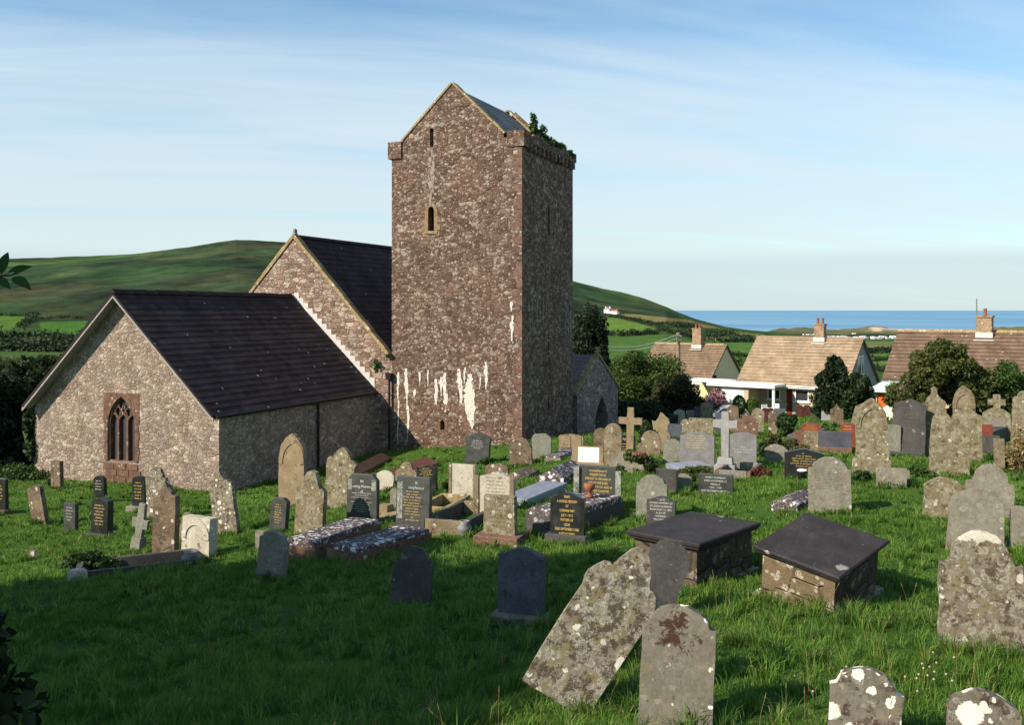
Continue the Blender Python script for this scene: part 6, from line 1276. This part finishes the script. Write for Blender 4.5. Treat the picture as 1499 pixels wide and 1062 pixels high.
# clover and seed heads near the right hand stones
bm = bmesh.new(); bmesh.ops.create_icosphere(bm, subdivisions=1, radius=.012); bmesh.ops.translate(bm, verts=bm.verts, vec=(0,0,.17)); clover = props(bm_obj('clover_flower', bm, plain('clover_pink', (.42,.27,.22), .8, .3, 60), smooth=True), 'pale pink clover flower in the grass left of the white blotched headstone', 'flower', 'clover flowers by the white blotched headstone')
bm = bmesh.new(); tube(bm, [(0,0,-.05),(.004,.0,.16)], .0025, seg=5); cst = bm_obj('stem', bm, plain('clover_stem', (.06,.12,.02), .7, .2, 20), clover)
for i, (px, py) in enumerate([(1366,970),(1397,977),(1371,986),(1350,987),(1352,994),(1361,992),(1368,1000),(1345,1004),(1358,1005),(1367,1012),(1385,1004),(1325,1008),(1342,1010),(1394,1014),(1343,1030),(1239,992),(1163,1006),(1190,1030),(920,1012),(928,1010)]):
    o = clover if i == 0 else clover.copy()
    if i: COL.objects.link(o); s2 = cst.copy(); COL.objects.link(s2); s2.parent = o
    q = hit(px, py+12); o.location = q
# ------------------------------------------------------------------ grass
def grass_patch(dens, y0, y1, hgt, wid, seed):
    r = np.random.default_rng(seed); half = .60; A = half*(y1*y1-y0*y0)
    n = int(dens*A); y = np.sqrt(r.uniform(y0*y0, y1*y1, n)); x = r.uniform(-half, half, n)*y
    dn = lat_noise(x+50, y+50, .9, 31, 3); keep = r.uniform(0, 1, n) < .62+.5*dn; x, y, dn = x[keep], y[keep], dn[keep]
    u = CC.x; lx = (x-CC.x)*RX.x+(y-CC.y)*RX.y; ly = (x-CC.x)*AX.x+(y-CC.y)*AX.y
    ok = ~(((lx > -17.4) & (lx < -7.7) & (ly > -11.3)) | ((lx > -19.6) & (lx < .05) & (ly > -.05) & (ly < 16)))
    for ex, ey, ax_, ay_, hl, hw in EXCL:
        dx, dy = x-ex, y-ey; a = dx*ax_+dy*ay_; b_ = -dx*ay_+dy*ax_; ok &= ~((np.abs(a) < hl) & (np.abs(b_) < hw))
    x, y, dn = x[ok], y[ok], dn[ok]; n = len(x); z = np.concatenate([G(x[i:i+20000], y[i:i+20000]) for i in range(0, n, 20000)])+bump(x, y)-.03
    big = lat_noise(x, y, 2.6, 77, 3); tall = lat_noise(x+9, y, .5, 55, 2)
    H = hgt*(.62+.5*np.clip(dn, -1, 1)+.35*np.clip(tall, -1, 1)).clip(.25, 2)*r.uniform(.6, 1.35, n); W = wid*r.uniform(.7, 1.3, n)
    a = r.uniform(0, 2*np.pi, n); lean = r.uniform(.15, .75, n); la = lat_noise(x, y, 1.3, 99, 2)*3.5+r.normal(size=n)*.9
    sx, sy = np.cos(a)*W/2, np.sin(a)*W/2; tx, ty = np.cos(la)*lean*H, np.sin(la)*lean*H
    V = np.empty((n, 5, 3), np.float32)
    V[:, 0] = np.stack([x-sx, y-sy, z], 1); V[:, 1] = np.stack([x+sx, y+sy, z], 1)
    V[:, 2] = np.stack([x+tx*.35+sx*.8, y+ty*.35+sy*.8, z+H*.6], 1); V[:, 3] = np.stack([x+tx*.35-sx*.8, y+ty*.35-sy*.8, z+H*.6], 1)
    V[:, 4] = np.stack([x+tx, y+ty, z+H*(1-.35*lean**2)], 1)
    c0 = np.array((.072,.160,.020)); c1 = np.array((.155,.275,.038)); c2 = np.array((.30,.30,.10))
    tt = np.clip(.45+.35*big+.22*r.normal(size=n), 0, 1)[:, None]; c = c0*(1-tt)+c1*tt
    dry = (r.uniform(0, 1, n) < .05+.05*np.clip(big, 0, 1))[:, None]; c = np.where(dry, c2, c)
    return V.reshape(-1, 3), n, np.repeat(c, 5, 0)
def tussocks(n, y0, y1, hgt, wid, seed):
    """Coarser, longer tufts standing out of the turf and crowding the feet of the stones."""
    r = np.random.default_rng(seed); y = np.sqrt(r.uniform(y0*y0, y1*y1, n)); x = r.uniform(-.6, .6, n)*y
    feet = [(o.location.x, o.location.y) for o in scene.objects if o.parent is None and o.get('category') in ('gravestone', 'chest tomb', 'stone cross') and y0-1 < o.location.y < y1+1]
    fx = np.array([f[0] for f in feet for q in range(7)]); fy = np.array([f[1] for f in feet for q in range(7)])
    x = np.concatenate([x, fx+r.normal(size=len(fx))*.3]); y = np.concatenate([y, fy+r.normal(size=len(fy))*.12-.12]); n = len(x)
    big = r.uniform(.5, 1.2, n); k = 26; rep = lambda v: np.repeat(v, k)
    cx, cy = rep(x), rep(y); a = r.uniform(0, 2*np.pi, n*k); rad_ = r.uniform(0, .07, n*k)*rep(big)
    px, py = cx+np.cos(a)*rad_, cy+np.sin(a)*rad_
    ok = np.ones(n*k, bool); lx = (px-CC.x)*RX.x+(py-CC.y)*RX.y; ly = (px-CC.x)*AX.x+(py-CC.y)*AX.y
    ok &= ~(((lx > -17.4) & (lx < -7.7) & (ly > -11.3)) | ((lx > -19.6) & (lx < .05) & (ly > -.05) & (ly < 16)))
    for ex, ey, ax_, ay_, hl, hw in EXCL:
        dx, dy = px-ex, py-ey; ok &= ~((np.abs(dx*ax_+dy*ay_) < hl) & (np.abs(-dx*ay_+dy*ax_) < hw))
    px, py, a, B, tone = px[ok], py[ok], a[ok], rep(big)[ok], rep(r.uniform(0, 1, n))[ok]; m = len(px)
    z = np.concatenate([G(px[i:i+20000], py[i:i+20000]) for i in range(0, m, 20000)])+bump(px, py)-.03
    H = hgt*B*r.uniform(.6, 1.25, m); L = r.uniform(.25, .95, m); W = wid*r.uniform(.7, 1.3, m); b_ = r.uniform(0, 2*np.pi, m); sx, sy = np.cos(b_)*W/2, np.sin(b_)*W/2; tx, ty = np.cos(a)*L*H, np.sin(a)*L*H
    V = np.empty((m, 5, 3), np.float32)
    V[:, 0] = np.stack([px-sx, py-sy, z], 1); V[:, 1] = np.stack([px+sx, py+sy, z], 1); V[:, 2] = np.stack([px+tx*.3+sx*.8, py+ty*.3+sy*.8, z+H*.62], 1); V[:, 3] = np.stack([px+tx*.3-sx*.8, py+ty*.3-sy*.8, z+H*.62], 1); V[:, 4] = np.stack([px+tx, py+ty, z+H*(1-.4*L**2)], 1)
    c = np.array((.05,.12,.018))*(1-tone[:, None])+np.array((.155,.275,.04))*tone[:, None]; c *= r.uniform(.75, 1.25, (m, 1)); dry = r.uniform(0, 1, m) < .07; c[dry] = (.30,.29,.12)
    return V.reshape(-1, 3), m, np.repeat(c, 5, 0)
GV, GC, GN = [], [], 0
for a in ((1500, 6.4, 12, .22, .0085, 61), (1500, 12, 18, .19, .012, 62), (1700, 18, 28, .18, .017, 63), (900, 28, 44, .18, .03, 64)):
    V, n, c = tussocks(*a); GV.append(V); GC.append(c); GN += n
for a in ((3000, 6.2, 11.5, .105, .0075, 1), (1900, 11.5, 17, .10, .010, 2), (900, 17, 26, .10, .014, 3), (300, 26, 42, .10, .024, 4), (70, 42, 68, .13, .05, 5)):
    V, n, c = grass_patch(*a); GV.append(V); GC.append(c); GN += n
V = np.concatenate(GV); b0 = (np.arange(GN)*5)[:, None]
quads = b0+np.array([[0,1,2,3]]); tips = b0+np.array([[3,2,4]])
me = bpy.data.meshes.new('grass'); me.vertices.add(len(V)); me.vertices.foreach_set('co', V.ravel())
me.loops.add(GN*7); me.loops.foreach_set('vertex_index', np.concatenate([quads, tips], 1).ravel().astype(np.int32))
me.polygons.add(GN*2); ls = (np.arange(GN)*7)[:, None]+np.array([[0, 4]]); me.polygons.foreach_set('loop_start', ls.ravel().astype(np.int32))
at_ = me.attributes.new('Col', 'FLOAT_COLOR', 'POINT'); cc = np.ones((len(V), 4), np.float32); cc[:, :3] = np.concatenate(GC); at_.data.foreach_set('color', cc.ravel()); me.update()
props(link('grass', me, MAT['grassblade']), 'long rough green grass all over the churchyard', 'grass', kind='stuff')
print('blades', GN)
# tall bents and seed heads in the nearest grass
bm = bmesh.new()
for q in range(150):
    y = rng.uniform(7.0, 12.5); x = rng.uniform(-.5, .5)*y; z = float(G(x, y)); h = rng.uniform(.2, .42); lx = rng.normal()*.07
    tube(bm, [(x,y,z),(x+lx*.4,y,z+h*.6),(x+lx,y+.01,z+h)], .0022, .0014, 4, False); tube(bm, [(x+lx,y+.01,z+h-.005),(x+lx*1.2,y+.01,z+h+.045)], .0045, .002, 5)
props(bm_obj('seed_heads', bm, plain('grass_seed_heads', (.20,.15,.06), .9, .3, 30)), 'tall grass stems gone to seed in the foreground', 'grass', kind='stuff')

# ------------------------------------------------------------------ sky, sun, camera
w = bpy.data.worlds.new('World'); scene.world = w; w.use_nodes = True; nt = w.node_tree; nt.nodes.clear()
class WT(NT):
    def __init__(s, tree): s.t = tree
t = WT(nt); out = t.n('ShaderNodeOutputWorld'); bg = t.n('ShaderNodeBackground'); t.l(bg.outputs[0], out.inputs[0]); bg.inputs[1].default_value = SKYS
sky = t.n('ShaderNodeTexSky'); sky.sky_type = 'NISHITA'; sky.sun_disc = False; sky.sun_elevation = SUN_EL; sky.sun_rotation = math.atan2(SUN_H.x, SUN_H.y); sky.altitude = 50; sky.air_density = 1.0; sky.dust_density = .35; sky.ozone_density = 1.2
tc = t.n('ShaderNodeTexCoord').outputs['Generated']; sep = t.n('ShaderNodeSeparateXYZ'); t.l(tc, sep.inputs[0])
den = t.math('ADD', t.math('MAXIMUM', sep.outputs[2], 0.0), .10)
cmb = t.n('ShaderNodeCombineXYZ'); t.l(t.math('DIVIDE', sep.outputs[0], den), cmb.inputs[0]); t.l(t.math('DIVIDE', sep.outputs[1], den), cmb.inputs[1])
rot = t.n('ShaderNodeVectorRotate', rotation_type='Z_AXIS'); t.l(cmb.outputs[0], rot.inputs[0]); rot.inputs['Angle'].default_value = rad(-14)
st = t.vmath('MULTIPLY', rot.outputs[0], (.16, .62, 1)); st2 = t.vmath('MULTIPLY', rot.outputs[0], (.5, 2.6, 1))
n1_ = t.noise(st, .75, 4, .5, dist=.6); n2_ = t.noise(st2, .9, 6, .58, dist=.7)
lowm = t.step(sep.outputs[2], .33, .04)
cl_ = t.math('ADD', t.math('MULTIPLY', n1_, .74), t.math('MULTIPLY', n2_, .26))
cov = t.step(t.math('ADD', cl_, t.math('MULTIPLY', lowm, .24)), .43, .74)
white = t.mix(lowm, (*CLOUD, 1)[:3], CLOUD2)
col = t.mix(t.math('MULTIPLY', cov, .78), t.mix(1, sky.outputs[0], SKYTINT, 'MULTIPLY'), white); bank = t.step(t.math('ADD', sep.outputs[2], t.math('MULTIPLY', t.math('SUBTRACT', n1_, .5), .012)),  .064, .046); col = t.mix(t.math('MULTIPLY', bank, .42), col, (3.9, 4.75, 5.3)); t.l(col, bg.inputs[0])
S = (SUN_H*math.cos(SUN_EL)+Vector((0,0,math.sin(SUN_EL))))
sl_ = bpy.data.lights.new('sun', 'SUN'); sl_.energy = SUNE; sl_.angle = rad(.5); sl_.color = (1, .885, .72); so = bpy.data.objects.new('sun', sl_); COL.objects.link(so); so.rotation_euler = (-S).to_track_quat('-Z', 'Y').to_euler(); so.location = S*60
cam = bpy.data.cameras.new('camera'); cam.sensor_width = 36; cam.lens = F/1499*36; cam.shift_y = -(531-HY)/1499; cam.clip_start = .1; cam.clip_end = 200000
co = bpy.data.objects.new('camera', cam); COL.objects.link(co); co.rotation_euler = (math.pi/2, 0, 0); scene.camera = co
scene.view_settings.view_transform = 'Standard'; scene.view_settings.look = 'None'; scene.view_settings.exposure = EXPO; scene.view_settings.gamma = 1
scene.cycles.max_bounces = 6; scene.cycles.diffuse_bounces = 3; scene.cycles.transmission_bounces = 2; scene.cycles.glossy_bounces = 2; scene.cycles.use_denoising = True

# lettering as plain meshes; everything on the top level that is not setting or stuff is a thing
dg = bpy.context.evaluated_depsgraph_get()
for o in [o for o in scene.objects if o.type == 'FONT']:
    me = bpy.data.meshes.new_from_object(o.evaluated_get(dg)); n = link('lettering', me, [], o.parent); n.matrix_local = o.matrix_local.copy(); bpy.data.objects.remove(o)
for o in scene.objects:
    if o.parent is None and o.type in ('MESH', 'EMPTY') and 'kind' not in o: o['kind'] = 'thing'
